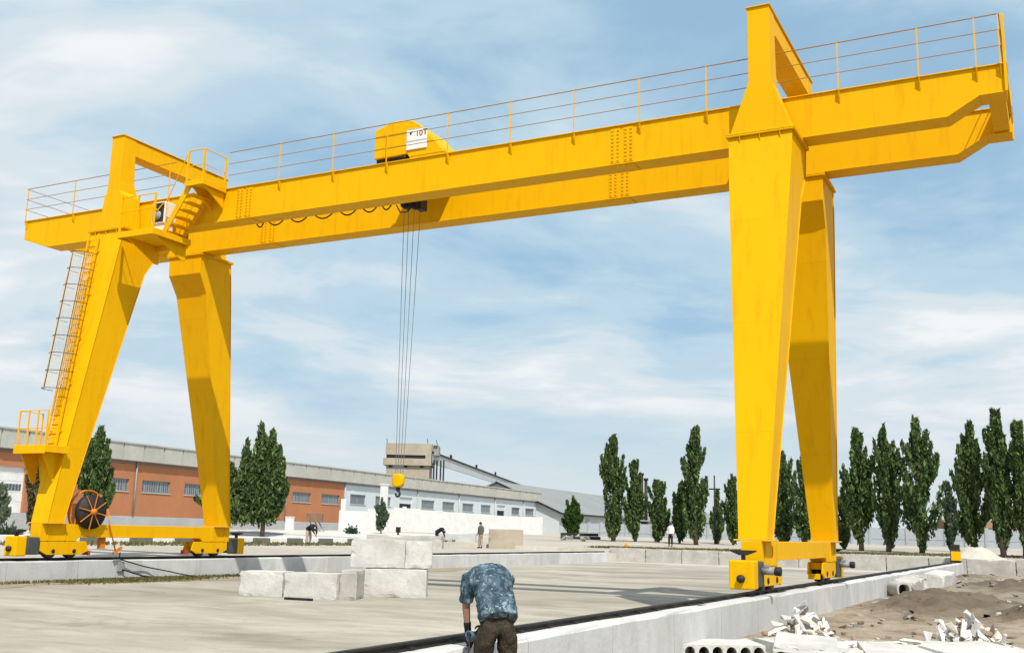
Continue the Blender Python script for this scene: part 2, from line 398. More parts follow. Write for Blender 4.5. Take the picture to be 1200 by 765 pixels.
# ------------------------------------------------------------------ plinths, rails, end wall
def plinth_mat(name, seg):
    t = NT(name); v = t.coord('Object'); xyz = t.sep(v)
    k = t.math('FRACT', t.math('DIVIDE', xyz[1], seg)); cell = t.math('FLOOR', t.math('DIVIDE', xyz[1], seg))
    wn_ = t.new('ShaderNodeTexWhiteNoise', noise_dimensions='1D'); t.l.new(cell, wn_.inputs['W'])
    n = t.noise(v, .8, 8, .65, .4); n2 = t.noise(t.coord('Object', (2, 2, .5)), 2.2, 6, .6); n3 = t.noise(v, 14, 5, .6)
    c = t.mix(wn_.outputs['Value'], (.50, .505, .51), (.62, .62, .61))
    c = t.mix(t.ramp(n, [(.42, (0, 0, 0)), (.68, (.6,) * 3)]), c, (.40, .395, .38))
    c = t.mix(t.ramp(n2, [(.52, (0, 0, 0)), (.8, (.5,) * 3)]), c, (.33, .32, .30))
    c = t.mix(t.ramp(n3, [(.55, (0, 0, 0)), (.8, (.3,) * 3)]), c, (.30, .285, .26))
    j = t.math('LESS_THAN', k, .012 / seg * 1.2)
    c = t.mix(t.math('MULTIPLY', j, .7), c, (.22, .21, .2))
    hb = t.ramp(xyz[2], [(.0, (0, 0, 0)), (.02, (1, 1, 1))])
    t.color(c); t.rough(.88); t.b.inputs['Specular IOR Level'].default_value = .15; t.bump(t.math('ADD', n2, n3), .35, .02)
    return t.m
PLM = plinth_mat('cast_concrete_plinth', 2.4)
def plinth(name, x0, x1, y0, y1, ztop, label):
    m = MB(); n = 90; random.seed(5)
    rs = []
    for i in range(n + 1):
        y = y0 + (y1 - y0) * i / n
        j = lambda a=.012: random.uniform(-a, a)
        rs.append([(x0 + j(.006), y, GZ - .25), (x1 + j(.006), y, GZ - .25), (x1 + j(), y, ztop - .03 + j()), (x1 - .03 + j(), y, ztop + j(.008)), (x0 + .03 + j(), y, ztop + j(.008)), (x0 + j(), y, ztop - .03 + j())])
    m.rings(rs)
    o = m.build(name, PLM); tag(o, label, 'concrete plinth', 'crane rail plinths'); return o
pl_l = plinth('rail_plinth', -.42, .30, -45, 38.9, -.075, 'long low grey concrete plinth under the far left crane rail')
pl_r = plinth('rail_plinth', S - .40, S + .37, -40, 40.75, -.075, 'long white concrete plinth under the near right crane rail')
def rail(x, y0, y1, label):
    m = MB()
    prof = [(-.065, -.078), (.065, -.078), (.065, -.066), (.016, -.054), (.016, -.03), (.034, -.022), (.034, 0), (-.034, 0), (-.034, -.022), (-.016, -.03), (-.016, -.054), (-.065, -.066)]
    m.loft([(x + a, y0, b) for a, b in prof], [(x + a, y1, b) for a, b in prof])
    o = m.build('crane_rail', STEEL); tag(o, label, 'rail', 'crane rails')
    c = MB()
    for i in range(int((y1 - y0) / .75)):
        y = y0 + .3 + i * .75
        for s in (-1, 1):
            c.box(x + s * .05 - .028, x + s * .05 + .028, y - .04, y + .04, -.066, -.045)
    c.build('rail_clip', STEEL, o)['kind'] = 'stuff'
    return o
rail(.0, -44, 38.7, 'dark steel rail on the far left plinth running behind the stacked blocks')
rail(S, -39, 40.3, 'dark steel rail along the near right plinth behind the bending worker')
# thin dark bearing strip under rails
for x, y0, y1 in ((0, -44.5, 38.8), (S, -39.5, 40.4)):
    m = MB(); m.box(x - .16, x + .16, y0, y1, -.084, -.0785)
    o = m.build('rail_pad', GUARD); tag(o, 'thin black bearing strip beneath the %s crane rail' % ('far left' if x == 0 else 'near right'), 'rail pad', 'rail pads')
# buffer stop at the end of the near rail
bs = empty('buffer_stop', (S, 40.45, -.07), 0, 'yellow and black buffer stop at the far end of the right rail', 'buffer stop')
m = MB(); m.prism_yz([(-.25, 0), (.35, 0), (.25, .75), (-.05, .75)], -.26, .26); m.build('post', BLACK, bs, .02)
m = MB(); m.box(-.2, .3, -.34, -.255, .12, .62); m.build('front_plate', YEL, bs, .02)
m = MB(); m.box(-.24, .24, -.06, .2, .752, 1.0); m.build('cap', STEEL, bs, .03)

def rough_block(name, x0, x1, y0, y1, z0, z1, mat, M=None, seed=0, chip=.03, parent=None):
    bm = bmesh.new(); bmesh.ops.create_cube(bm, size=1)
    bmesh.ops.subdivide_edges(bm, edges=bm.edges, cuts=7, use_grid_fill=True)
    rr = random.Random(seed)
    off = Vector((rr.uniform(0, 99), rr.uniform(0, 99), rr.uniform(0, 99)))
    for v in bm.verts:
        k = sum(abs(abs(c) - .5) < .01 for c in v.co)
        p = Vector((x0 + (v.co.x + .5) * (x1 - x0), y0 + (v.co.y + .5) * (y1 - y0), z0 + (v.co.z + .5) * (z1 - z0)))
        c = Vector(((x0 + x1) / 2, (y0 + y1) / 2, (z0 + z1) / 2))
        if k >= 2:
            q = max(0, mnoise.fractal(p * 4.2 + off, 1, 2, 3) + .05) * chip * (2.2 if k == 3 else 1.5)
            p += (c - p).normalized() * (q + chip * .07)
        else: p += Vector([mnoise.noise(p * 1.9 + off * (i + 1)) for i in range(3)]) * chip * .25
        v.co = M @ p if M is not None else p
    me = bpy.data.meshes.new(name); bm.to_mesh(me); bm.free(); me.materials.append(mat)
    o = bpy.data.objects.new(name, me); col.objects.link(o)
    if parent: o.parent = parent
    return o
# transverse wall of cast blocks at the end of the yard
xs_ = [-.6, 1.9, 4.3, 6.7, 9.2, 11.6, 14.1, 16.6, 18.9, 20.9, 23.4, 25.9, 28.4, 31]
names_ = ['at its left end beside the far rail end', 'second from its left end', 'third from its left end', 'fourth from its left end', 'just left of the near crane leg', 'behind the foot of the near crane leg', 'seen between the two right crane legs', 'just right of the rear crane leg', 'beside the yellow buffer stop', 'just beyond the yellow buffer stop', 'second to the right of the buffer stop', 'third to the right of the buffer stop', 'farthest right']
for i in range(len(xs_) - 1):
    o = rough_block('wall_block', xs_[i] + .015, xs_[i + 1] - .015, 41.0 + random.uniform(-.04, .04), 41.62, GZ - .1, .17 + random.uniform(-.04, .05), CONC, seed=i, chip=.05)
    tag(o, 'pale block of the end wall, ' + names_[i], 'concrete block', 'blocks of the end wall')
def heap(name, cx, cy, rx, ry, h, mat, seed=0, z0=None, n=26):
    m = MB(); rs = []; z0 = float(ground_z(cx, cy)) - .03 if z0 is None else z0
    vs, fs = [], []
    for j in range(n):
        for i in range(n):
            u, v = -1 + 2 * i / (n - 1), -1 + 2 * j / (n - 1); d = math.hypot(u, v)
            x, y = cx + u * rx, cy + v * ry
            z = h * math.exp(-3.2 * d * d) * max(0, min(1, (1 - d) * 4)) * (1 + .5 * mnoise.fractal(Vector((x * .9 + seed, y * .9, 3)), 1, 2, 4)) - .06 * (d > 1)
            vs.append((x, y, z0 + z)); 
    for j in range(n - 1):
        for i in range(n - 1): fs.append((j * n + i, j * n + i + 1, (j + 1) * n + i + 1, (j + 1) * n + i))
    m.add(vs, fs, True); return m.build(name, mat)
tag(heap('sand_heap', 21.3, 43.3, 2.1, 1.4, .72, SAND, 4), 'pale sand heap behind the end wall just right of the buffer stop', 'sand heap')

# ------------------------------------------------------------------ stacked concrete blocks in the yard
vr = Vector((RT.x, RT.y, 0)).normalized(); vf = Vector((F.x, F.y, 0)).normalized()
def block_at(px, py, depth, w_, d_, h_, z, rot, label, seed, mat=CONCW, chip=.035):
    p = at(depth, px, py)
    M = Matrix.Translation((p.x, p.y, 0)) @ Matrix.Rotation(math.atan2(vr.y, vr.x) + rot, 4, 'Z')
    o = rough_block('concrete_block', 0, w_, 0, d_, z, z + h_, mat, M, seed, chip)
    return tag(o, label, 'concrete block', 'concrete blocks dumped in the yard')
block_at(279, 698, 26.3, 1.14, .8, .60, GZ, R(-9), 'white concrete block lying at the left end of the yard stack', 11)
block_at(332, 702, 25.6, 1.32, .8, .61, GZ, R(-8), 'white concrete block lying at the front middle of the yard stack', 12)
block_at(397, 704, 25.6, .42, .9, .70, GZ, R(-4), 'narrow grey concrete offcut wedged in the middle of the yard stack', 16, CONC)
block_at(424, 700, 26.9, 1.62, 1.0, .70, GZ, R(2), 'large white concrete block at the bottom right of the yard stack', 13)
block_at(409, 690, 27.3, 1.42, 1.0, .70, GZ + .73, R(3), 'big pale concrete block on top of the yard stack, left one', 14)
block_at(473, 690, 27.2, .70, 1.0, .68, GZ + .73, R(4), 'short pale concrete block on top of the yard stack, right one', 15)

def crosslog(name, a, b, r, mat, label, cat):
    m = MB(); m.bar(a, b, r, r); return tag(m.build(name, mat, None, .01), label, cat)
p1, p2 = at(25.2, 333, 708), at(24.9, 366, 706)
crosslog('timber_batten', (p1.x, p1.y, GZ + .035), (p2.x, p2.y, GZ + .035), .06, STEEL, 'black batten lying in front of the white concrete blocks', 'batten')

# ------------------------------------------------------------------ gantry crane
T, H = 10.955, .975
G_, W_ = 1.254, .617
Lx = .12                                  # centre of the left leg frame
crane = empty('gantry_crane', (S / 2, 0, 0), 0, 'large yellow double girder gantry crane standing on two rails across the yard', 'gantry crane')
CI = Matrix.Translation((-S / 2, 0, 0))
def P(mb, name, mat=YEL, parent=None, bevel=.008):
    mb.v = [(x - S / 2, y, z) for x, y, z in mb.v]
    return mb.build(name, mat, parent or crane, bevel)
girders = []
for s in (-1, 1):
    y0, y1 = s * G_ - W_ / 2, s * G_ + W_ / 2
    m = MB(); zb, zt = T - H, T
    prof = [(-4.80, T - .60), (-3.62, zb), (24.22, zb), (24.88, T - .60), (25.40, T - .60), (25.40, zt), (-4.80, zt)]
    m.prism_xz([(x, z) for x, z in prof], y0 + .035, y1 - .035)
    m.box(-4.84, 25.44, y0 - .012, y1 + .012, zt, zt + .028)                 # top flange
    low = [(-4.80, T - .60), (-3.62, zb), (24.22, zb), (24.88, T - .60), (25.40, T - .60)]
    for (xa, za), (xb, zb_) in zip(low[:-1], low[1:]):
        m.loft([(xa, y0, za - .002), (xa, y1, za - .002), (xa, y1, za - .027), (xa, y0, za - .027)], [(xb, y0, zb_ - .002), (xb, y1, zb_ - .002), (xb, y1, zb_ - .027), (xb, y0, zb_ - .027)])
    g = P(m, 'girder', YELG); girders.append(g)
    # bolted splice
    for xc in ((4.77, 16.77) if s < 0 else (3.6, 15.72)):
        m = MB()
        for yy, sg in ((y0 + .035, -1), (y1 - .035, 1)):
            for dx in (-.17, .17):
                ya, yb = sorted((yy + sg * .001, yy + sg * .012))
                m.box(xc + dx - .13, xc + dx + .13, ya, yb, T - H + .03, T - .04)
                for k in range(9):
                    for q in (-.07, .07):
                        z = T - H + .10 + k * (H - .2) / 8
                        m.box(xc + dx + q - .026, xc + dx + q + .026, *sorted((yy + sg * .012, yy + sg * .03)), z - .024, z + .024)
        m.box(xc - .3, xc + .3, y0 + .05, y1 - .05, T - H - .045, T - H - .0275)
        P(m, 'splice_plate', YEL, g, 0)
    m = MB(); m.box(-4.4, 25.0, s * G_ - .03, s * G_ + .03, T + .029, T + .085); P(m, 'trolley_rail', STEEL, g, 0)
# ties between the girder ends
for xa, xb, za in ((25.02, 25.36, T - .58), (-4.7, -4.4, T - .58)):
    m = MB(); m.box(xa, xb, -G_ + W_ / 2 - .03, G_ - W_ / 2 + .03, za, T - .03); P(m, 'end_beam')
# legs: wide box columns leaning outward
def leg_profile(z):     # |y| outer, inner, half width in x
    k = (9.86 - z) / (9.86 - .98)
    yo = 2.40 + (3.76 - 2.40) * k
    yi = np.interp(z, [.98, 8.63, 9.25, 9.9], [3.18, 1.36, .97, .95])
    hw = np.interp(z, [.98, 9.0, 9.9], [.255, .665, .69])
    return yo, yi, hw
for xc in (Lx, S + .02):
    for s in (-1, 1):
        m = MB(); rs = []
        zs = [.99, 1.05, 1.5, 3.0, 5.0, 7.0, 8.63, 9.25, 9.86]
        for z in zs:
            yo, yi, hw = leg_profile(z)
            if xc == Lx and z < 1.6: hw += .02 + (1.6 - z) * .06
            yc = [s * (yo - .02), s * (yi + .02)]
            rs.append([(xc - hw, yc[0], z), (xc + hw, yc[0], z), (xc + hw, yc[1], z), (xc - hw, yc[1], z)])
        m.rings(rs)
        # edge plates: front/back plates a little wider than the sides
        for a in (0, 1):
            rs = []
            for z in zs:
                yo, yi, hw = leg_profile(z)
                if xc == Lx and z < 1.6: hw += .02 + (1.6 - z) * .06
                yy = s * (yo if a == 0 else yi); y2 = s * ((yo - .019) if a == 0 else (yi + .019))
                rs.append([(xc - hw - .025, yy, z), (xc + hw + .025, yy, z), (xc + hw + .025, y2, z), (xc - hw - .025, y2, z)])
            m.rings(rs)
        yo, yi, hw = leg_profile(9.86)
        m.box(xc - hw - .08, xc + hw + .08, *sorted((s * (yo + .07), s * (yi - .06))), 9.862, 9.898)          # top flange
        m.box(xc - hw - .08, xc + hw + .08, *sorted((s * (yo + .07), s * (yi - .06))), 9.902, 9.938)
        for q in (-.45, 0, .45):                                                                          # stiffeners
            m.add([(xc + q - .01, s * yo, 9.86), (xc + q - .01, s * (yo + .07), 9.86), (xc + q - .01, s * (yo + .012), 9.62), (xc + q + .01, s * yo, 9.86), (xc + q + .01, s * (yo + .07), 9.86), (xc + q + .01, s * (yo + .012), 9.62)],
                  [(0, 1, 2), (3, 5, 4), (0, 3, 4, 1), (1, 4, 5, 2), (2, 5, 3, 0)])
        m.box(xc - .36, xc + .36, *sorted((s * 3.82, s * 3.08)), .956, .988)                             # foot flange
        P(m, 'leg', YELL)
        # upright beside the girder carrying the portal beam
        m = MB()
        zz = [9.94, 9.99, 11.02, 11.16, 11.5, 12.95]
        hws = [.70, .68, .30, .255, .25, .25] if xc > 5 else [.48, .47, .36, .27, .25, .25]; yi_ = [1.60, 1.60, 1.60, 1.66, 1.78, 1.86]
        ux = xc if xc > 5 else xc + .05
        m.rings([[(ux - h, s * 2.36, z), (ux + h, s * 2.36, z), (ux + h, s * q, z), (ux - h, s * q, z)] for z, h, q in zip(zz, hws, yi_)])
        P(m, 'upright')
    ux = xc if xc > 5 else xc + .05
    m = MB(); m.box(ux - .24, ux + .24, -1.858, 1.858, 12.44, 12.93)
    m.box(ux - .28, ux + .28, -2.40, 2.40, 12.952, 12.98); m.box(ux - .27, ux + .27, -1.855, 1.855, 12.414, 12.436)
    P(m, 'portal_beam')
    # saddle beam across the feet
    m = MB(); m.prism_yz([(-3.86, .952), (-3.86, .47), (-2.6, .47), (-2.45, .60), (2.45, .60), (2.6, .47), (3.86, .47), (3.86, .952)], xc - .20, xc + .20)
    m.box(xc - .235, xc + .235, -2.44, 2.44, .582, .598)
    for y in (-3.6, -3.0, 3.0, 3.6):
        m.box(xc - .225, xc + .225, y - .01, y + .01, .49, .95)
    P(m, 'saddle_beam')
# wheel trucks
def truck(xr, s):
    m = MB()
    for sx in (-1, 1):
        m.prism_yz([(s * 3.80, .47), (s * 2.2, .47), (s * 2.1, .2), (s * 2.35, .09), (s * 3.55, .09), (s * 3.80, .2)], xr + sx * .17 - .02, xr + sx * .17 + .02)
    m.box(xr - .149, xr + .149, *sorted((s * 3.74, s * 2.3)), .30, .462)
    tr = P(m, 'wheel_truck', YEL, None, .012)
    for y in (3.35, 2.62):
        m = MB(); m.tube((xr - .10, s * y, .195), (xr + .10, s * y, .195), .195, 20)
        m.tube((xr - .21, s * y, .195), (xr + .21, s * y, .195), .06, 10)
        P(m, 'wheel', STEEL, tr, 0)
    # end box with rubber buffer, clear of the truck
    m = MB(); m.box(xr - .24, xr + .24, *sorted((s * 4.62, s * 4.28)), .06, .60); P(m, 'buffer_box', YEL, tr, .03)
    m = MB(); m.tube((xr, s * 4.60, .26), (xr, s * 4.70, .26), .075, 14); P(m, 'buffer', BLACK, tr, 0)
    m = MB(); m.box(xr - .15, xr + .25, *sorted((s * 4.275, s * 3.86)), .10, .58); P(m, 'gear_guard', GUARD, tr, .03)
    m = MB(); m.box(xr - .03, xr + .03, *sorted((s * 4.50, s * 4.40)), .60, .70); m.prism_xz([(xr - .24, .76), (xr - .06, .69), (xr + .06, .69), (xr + .24, .76), (xr + .24, .785), (xr - .24, .785)], *sorted((s * 4.53, s * 4.38))); P(m, 'rail_clamp', BLACK, tr, 0)
    if xr > 5:
        m = MB(); m.tube((xr + .255, s * 4.05, .40), (xr + .50, s * 4.05, .40), .072, 16); m.box(xr + .30, xr + .40, *sorted((s * 4.10, s * 4.0)), .47, .52); P(m, 'motor', GREYM, tr, 0)
        m = MB(); m.tube((xr + .50, s * 4.05, .40), (xr + .62, s * 4.05, .40), .085, 16); P(m, 'motor_cover', BLACK, tr, .01)
    m = MB(); m.box(xr - .14, xr + .14, *sorted((s * 2.05, s * 1.97)), .07, .20); P(m, 'rail_sweep', RED if xr < 5 else YEL, tr, .01)
for xr in (Lx, S + .02):
    for s in (-1, 1): truck(xr, s)

# walkway railing along the front girder
yr_ = -G_ - W_ / 2 - .06
RAILP = grimy('railing_paint', (.36, .20, .035), (.22, .12, .04), 3, .5, .6)
m = MB()
for xa, xb in ((-4.78, 2.0), (4.15, 25.34)):
    for dz in (1.12, .76, .40): m.tube((xa, yr_, T + dz), (xb, yr_, T + dz), .010 if dz < 1 else .0135, 6)
for dz in (1.12, .76, .40):                       # returns at both ends, over to the rear girder
    m.tube((25.34, yr_, T + dz), (25.34, 1.6, T + dz), .011, 6)
    m.tube((-4.78, yr_, T + dz), (-4.78, 1.6, T + dz), .011, 6)
rl = P(m, 'walkway_railing', RAILP, None, 0)
for x in (-4.72, -2.45, -.55, 1.75, 6.1, 8.03, 9.85, 11.8, 13.7, 15.5, 17.25, 18.95, 22.0, 23.7, 24.85, 25.32):
    m = MB(); m.box(x - .012, x + .012, yr_ - .012, yr_ + .012, T - .05, T + 1.12)
    m.add([(x - .012, yr_ + .09, T - .02), (x - .012, yr_ - .03, T - .02), (x - .012, yr_ + .085, T - .30), (x + .012, yr_ + .09, T - .02), (x + .012, yr_ - .03, T - .02), (x + .012, yr_ + .085, T - .30)],
          [(0, 1, 2), (3, 5, 4), (0, 3, 4, 1), (1, 4, 5, 2), (2, 5, 3, 0)])
    P(m, 'railing_post', YEL, rl, 0)
for x in (25.32, -4.76):
    m = MB(); m.box(x - .02, x + .02, 1.58, 1.62, T - .05, T + 1.12); P(m, 'railing_post', YEL, rl, 0)
m = MB(); m.box(25.36, 25.43, -1.5, 1.62, T - .2, T + .1); m.box(25.37, 25.43, -1.6, -1.54, T - .62, T + 1.12); m.box(25.37, 25.43, 1.5, 1.58, T - .62, T + .6)
P(m, 'end_stop')
# festoon cable under the front girder
m = MB(); xs_f = [4.6, 5.0, 5.82, 6.71, 7.64, 8.45, 9.15, 9.6]
pts = []
for a, b in zip(xs_f[:-1], xs_f[1:]):
    for k in range(8): q = k / 8; pts.append((a + (b - a) * q, -.80, T - H + .21 - .30 * math.sin(math.pi * q) ** .8))
m.path(pts, .022, 6); P(m, 'festoon_cable', BLACK, None, 0)
m = MB(); m.box(-3, 24, -.84, -.76, T - H + .12, T - H + .18)
for x in (2, 8, 14, 20): m.box(x - .03, x + .03, -.95, -.80, T - H + .14, T - H + .17)
P(m, 'festoon_track')

# upper landing by the left leg: floor, stairs, landing
FZ = 9.38
m = MB(); m.box(1.40, 2.80, -3.10, -1.60, FZ, FZ + .03); m.box(1.38, 2.82, -3.13, -3.102, FZ - .08, FZ + .11); m.box(2.802, 2.84, -3.1, -1.6, FZ - .08, FZ + .11); m.box(1.36, 1.398, -3.1, -1.6, FZ - .08, FZ + .11)
m.box(1.42, 2.78, -1.72, -1.62, FZ - .16, FZ - .003)
for x in (1.55, 2.65): m.prism_yz([(-1.6, FZ - .004), (-2.9, FZ - .004), (-1.75, FZ - .55), (-1.6, FZ - .55)], x - .02, x + .02)
m.prism_yz([(-1.59, FZ), (-1.57, FZ), (-1.57, 10.1), (-1.59, 10.1)], 1.5, 2.7)
up = P(m, 'upper_platform')
m = MB()
for k in range(6):
    x = 2.62 + k * .17; z = FZ + .2 + k * .21
    m.box(x - .13, x + .13, -2.42, -1.72, z - .015, z + .015)
for yy in (-2.46, -1.71):
    m.loft([(2.38, yy, FZ + .04), (2.38, yy + .04, FZ + .04), (2.60, yy + .04, FZ + .04), (2.60, yy, FZ + .04)], [(3.32, yy, 10.90), (3.32, yy + .04, 10.90), (3.56, yy + .04, 10.90), (3.56, yy, 10.90)])
P(m, 'stair', YEL, up)
m = MB(); m.box(3.38, 4.05, -2.55, -1.58, 10.86, 10.89); m.box(3.36, 4.07, -2.58, -2.552, 10.82, 10.98); m.box(4.052, 4.08, -2.55, -1.58, 10.82, 10.98)
m.prism_yz([(-1.575, 10.858), (-2.45, 10.858), (-1.575, 10.35)], 3.95, 3.99); m.prism_yz([(-1.575, 10.858), (-2.45, 10.858), (-1.575, 10.35)], 3.5, 3.54)
P(m, 'landing', YEL, up)
m = MB()
for x, y, z0, z1 in ((1.42, -3.08, FZ + .03, 10.55), (2.1, -3.08, FZ + .03, 10.55), (2.78, -3.08, FZ + .03, 10.55), (3.40, -2.53, 10.89, 11.92), (4.03, -2.53, 10.89, 11.92), (4.03, -1.62, 10.89, 11.92)):
    m.box(x - .025, x + .025, y - .025, y + .025, z0, z1)
for z, r_ in ((11.92, .016), (11.45, .012)): m.tube((3.40, -2.53, z), (4.03, -2.53, z), r_, 6); m.tube((4.03, -2.53, z), (4.03, -1.62, z), r_, 6)
for z, r_ in ((10.55, .016), (10.1, .012)): m.tube((1.42, -3.08, z), (2.78, -3.08, z), r_, 6)
m.tube((2.6, -2.46, 10.5), (3.40, -2.53, 11.92), .014, 6); m.tube((2.6, -2.46, 9.6), (2.6, -2.46, 10.5), .016, 6); m.tube((2.6, -1.72, 10.5), (3.38, -1.68, 11.7), .012, 6)
P(m, 'landing_railing', YEL, up, 0)
m = MB(); m.box(1.86, 2.40, -2.30, -1.85, 9.90, 10.58); m.box(1.9, 2.36, -2.25, -1.9, FZ + .03, 9.898); bxo = P(m, 'control_box', WHITE, up, .02)
m = MB(); m.box(1.90, 2.34, -2.316, -2.303, 9.95, 10.54); P(m, 'dark_grille', BLACK, bxo, 0)
m = MB(); m.tube((2.12, -2.318, 10.15), (2.12, -2.335, 10.15), .14, 18); P(m, 'fan_ring', GREYM, bxo, 0)
m = MB(); m.bar((1.9, -2.345, 10.5), (2.12, -2.345, 10.3), .02, .03); m.bar((2.34, -2.345, 10.5), (2.12, -2.345, 10.3), .02, .03); P(m, 'brace', YEL, bxo, 0)

# ladder and cage up the left front leg, lower platform
def leg_face(z): return leg_profile(z)[0]
def lx(z): return Lx - .34 * (z - 1) / 9 - .04
m = MB()
zA, zB = 3.1, 9.75
for sx in (-.21, .21):
    m.loft([(lx(zA) + sx - .02, -leg_face(zA) - .16, zA), (lx(zA) + sx + .02, -leg_face(zA) - .16, zA), (lx(zA) + sx + .02, -leg_face(zA) - .10, zA), (lx(zA) + sx - .02, -leg_face(zA) - .10, zA)],
           [(lx(zB) + sx - .02, -leg_face(zB) - .16, zB), (lx(zB) + sx + .02, -leg_face(zB) - .16, zB), (lx(zB) + sx + .02, -leg_face(zB) - .10, zB), (lx(zB) + sx - .02, -leg_face(zB) - .10, zB)])
ld_ = P(m, 'ladder', YEL, None, 0)
for k in range(23):
    z = zA + .3 + k * .28
    m = MB(); m.tube((lx(z) - .2, -leg_face(z) - .13, z), (lx(z) + .2, -leg_face(z) - .13, z), .016, 6)
    P(m, 'rung', YEL, ld_, 0)
for z in (3.6, 5.0, 6.4, 7.8, 9.2):
    for sx in (-.21, .21):
        m = MB(); m.tube((lx(z) + sx, -leg_face(z) - .12, z), (lx(z) + sx, -leg_face(z) + .01, z), .02, 6); P(m, 'bracket', YEL, ld_, 0)
m = MB()
def hoop(z, k, r=.36):
    a = math.pi * (k / 10 * 1.0)
    return Vector((lx(z) - r * math.cos(a), -leg_face(z) - .14 - .62 * math.sin(a) ** .7 * 1.0, z))
for i in range(9):
    z = 4.80 + i * .53
    m.path([hoop(z, k) for k in range(11)], .009, 5)
for k in (2, 5, 8): m.tube(hoop(4.80, k), hoop(9.04, k), .009, 5)
cg = P(m, 'safety_cage', STEEL, None, 0)
m = MB()
for k in np.linspace(1.6, 9.2, 24):
    p0, p1 = hoop(4.80, k, .353), hoop(9.04, k, .353); p0.y += .012; p1.y += .012
    m.tube(p0, p1, .0075, 4)
P(m, 'mesh_panel', CAGE, cg, 0)
m = MB(); m.box(-.58, .62, -4.25, -3.42, 3.02, 3.05); m.box(-.62, .66, -4.28, -4.252, 2.88, 3.12); m.box(-.62, -.582, -4.25, -3.42, 2.92, 3.12); m.box(.622, .66, -4.25, -3.42, 2.92, 3.12)
m.prism_yz([(-4.1, 3.02), (-3.4, 3.02), (-3.45, 2.1), (-3.6, 2.1)], -.62, -.59); m.prism_yz([(-4.1, 3.02), (-3.4, 3.02), (-3.45, 2.1), (-3.6, 2.1)], .28, .31)
m.prism_xz([(-.56, 3.018), (-.1, 3.018), (-.1, 1.7), (-.38, 2.2)], -3.5, -3.47)
lp = P(m, 'lower_platform')
m = MB()
for x, y in ((-.56, -4.22), (-.18, -4.22), (.2, -4.22), (-.56, -3.45), (.6, -4.22)): m.box(x - .018, x + .018, y - .018, y + .018, 3.05, 4.1)
for z in (4.1, 3.6): m.tube((-.56, -4.22, z), (.6, -4.22, z), .013, 6); m.tube((-.56, -4.22, z), (-.56, -3.45, z), .013, 6)
P(m, 'platform_railing', YEL, lp, 0)

# cable reel on the left saddle
rx_, ry_, rz0 = .42, -2.22, 1.32
m = MB()
def ring(r0, r1, x, th, n=40):
    for k in range(n):
        a, b = 2 * math.pi * k / n, 2 * math.pi * (k + 1) / n
        q = lambda r, an, xx: (xx, ry_ + r * math.sin(an), rz0 + r * math.cos(an))
        m.add([q(r0, a, x), q(r1, a, x), q(r1, b, x), q(r0, b, x), q(r0, a, x + th), q(r1, a, x + th), q(r1, b, x + th), q(r0, b, x + th)],
              [(0, 3, 2, 1), (4, 5, 6, 7), (0, 1, 5, 4), (1, 2, 6, 5), (2, 3, 7, 6), (3, 0, 4, 7)])
ring(.585, .64, rx_ - .24, .02); ring(.61, .64, rx_ - .26, .10)
m.tube((rx_ - .30, ry_, rz0), (rx_ + .16, ry_, rz0), .09, 14)
m.box(rx_ - .5, rx_ - .28, ry_ - .28, ry_ + .28, .95, 1.55); m.box(rx_ - .3, rx_ - .2, ry_ - .6, ry_ + .75, .62, .80); m.box(rx_ - .3, rx_ - .16, ry_ + .6, ry_ + .78, .25, .9); m.box(rx_ - .3, rx_ - .16, ry_ - .95, ry_ - .85, .5, 1.9)
rl_ = P(m, 'cable_reel', RUSTY, None, 0)
m = MB(); m.tube((rx_ - .12, ry_, rz0), (rx_ + .06, ry_, rz0), .50, 40); P(m, 'cable_drum', BLACK, rl_, 0)
m = MB()
for k in range(8):
    a = 2 * math.pi * k / 8 + .2
    m.bar((rx_ + .085, ry_ + .06 * math.sin(a), rz0 + .06 * math.cos(a)), (rx_ + .085, ry_ + .53 * math.sin(a), rz0 + .53 * math.cos(a)), .016, .026)
P(m, 'spoke', RUSTY, rl_, 0)
m = MB(); pts = [(rx_ + .02, ry_ + .58, rz0 + .1), (rx_ + .04, ry_ + .75, .8), (rx_ + .03, ry_ + 1.0, .22)]
m.path(pts, .022, 6); m.bar((rx_ + .02, ry_ + .95, .12), (rx_ + .02, ry_ + 1.25, .30), .05, .09); P(m, 'cable_guide', RUSTY, rl_, 0)
m = MB(); pts = [(.45, -1.02, .15)]
for k in range(22):
    q = k / 21; pts.append((.36 + .35 * q + .05 * math.sin(k), -.95 + 5.0 * q, -.05 - .6 * min(1, q * 1.6) ** .8 + .01))
m.path(pts, .02, 6)
tag(m.build('power_cable', BLACK), 'black power cable hanging from the reel down the left plinth', 'cable')
m = MB(); m.box(.306, .36, -.95, -.72, -.42, -.14); jb = m.build('socket_box', CONCD, None, .01); tag(jb, 'small grey socket box on the left plinth below the cable reel', 'socket box')
m = MB(); m.path([(.37, -.8, -.36), (.6, -.2, -.55), (.9, .45, -.655)], .025, 6); m.build('lead', BLACK, jb)

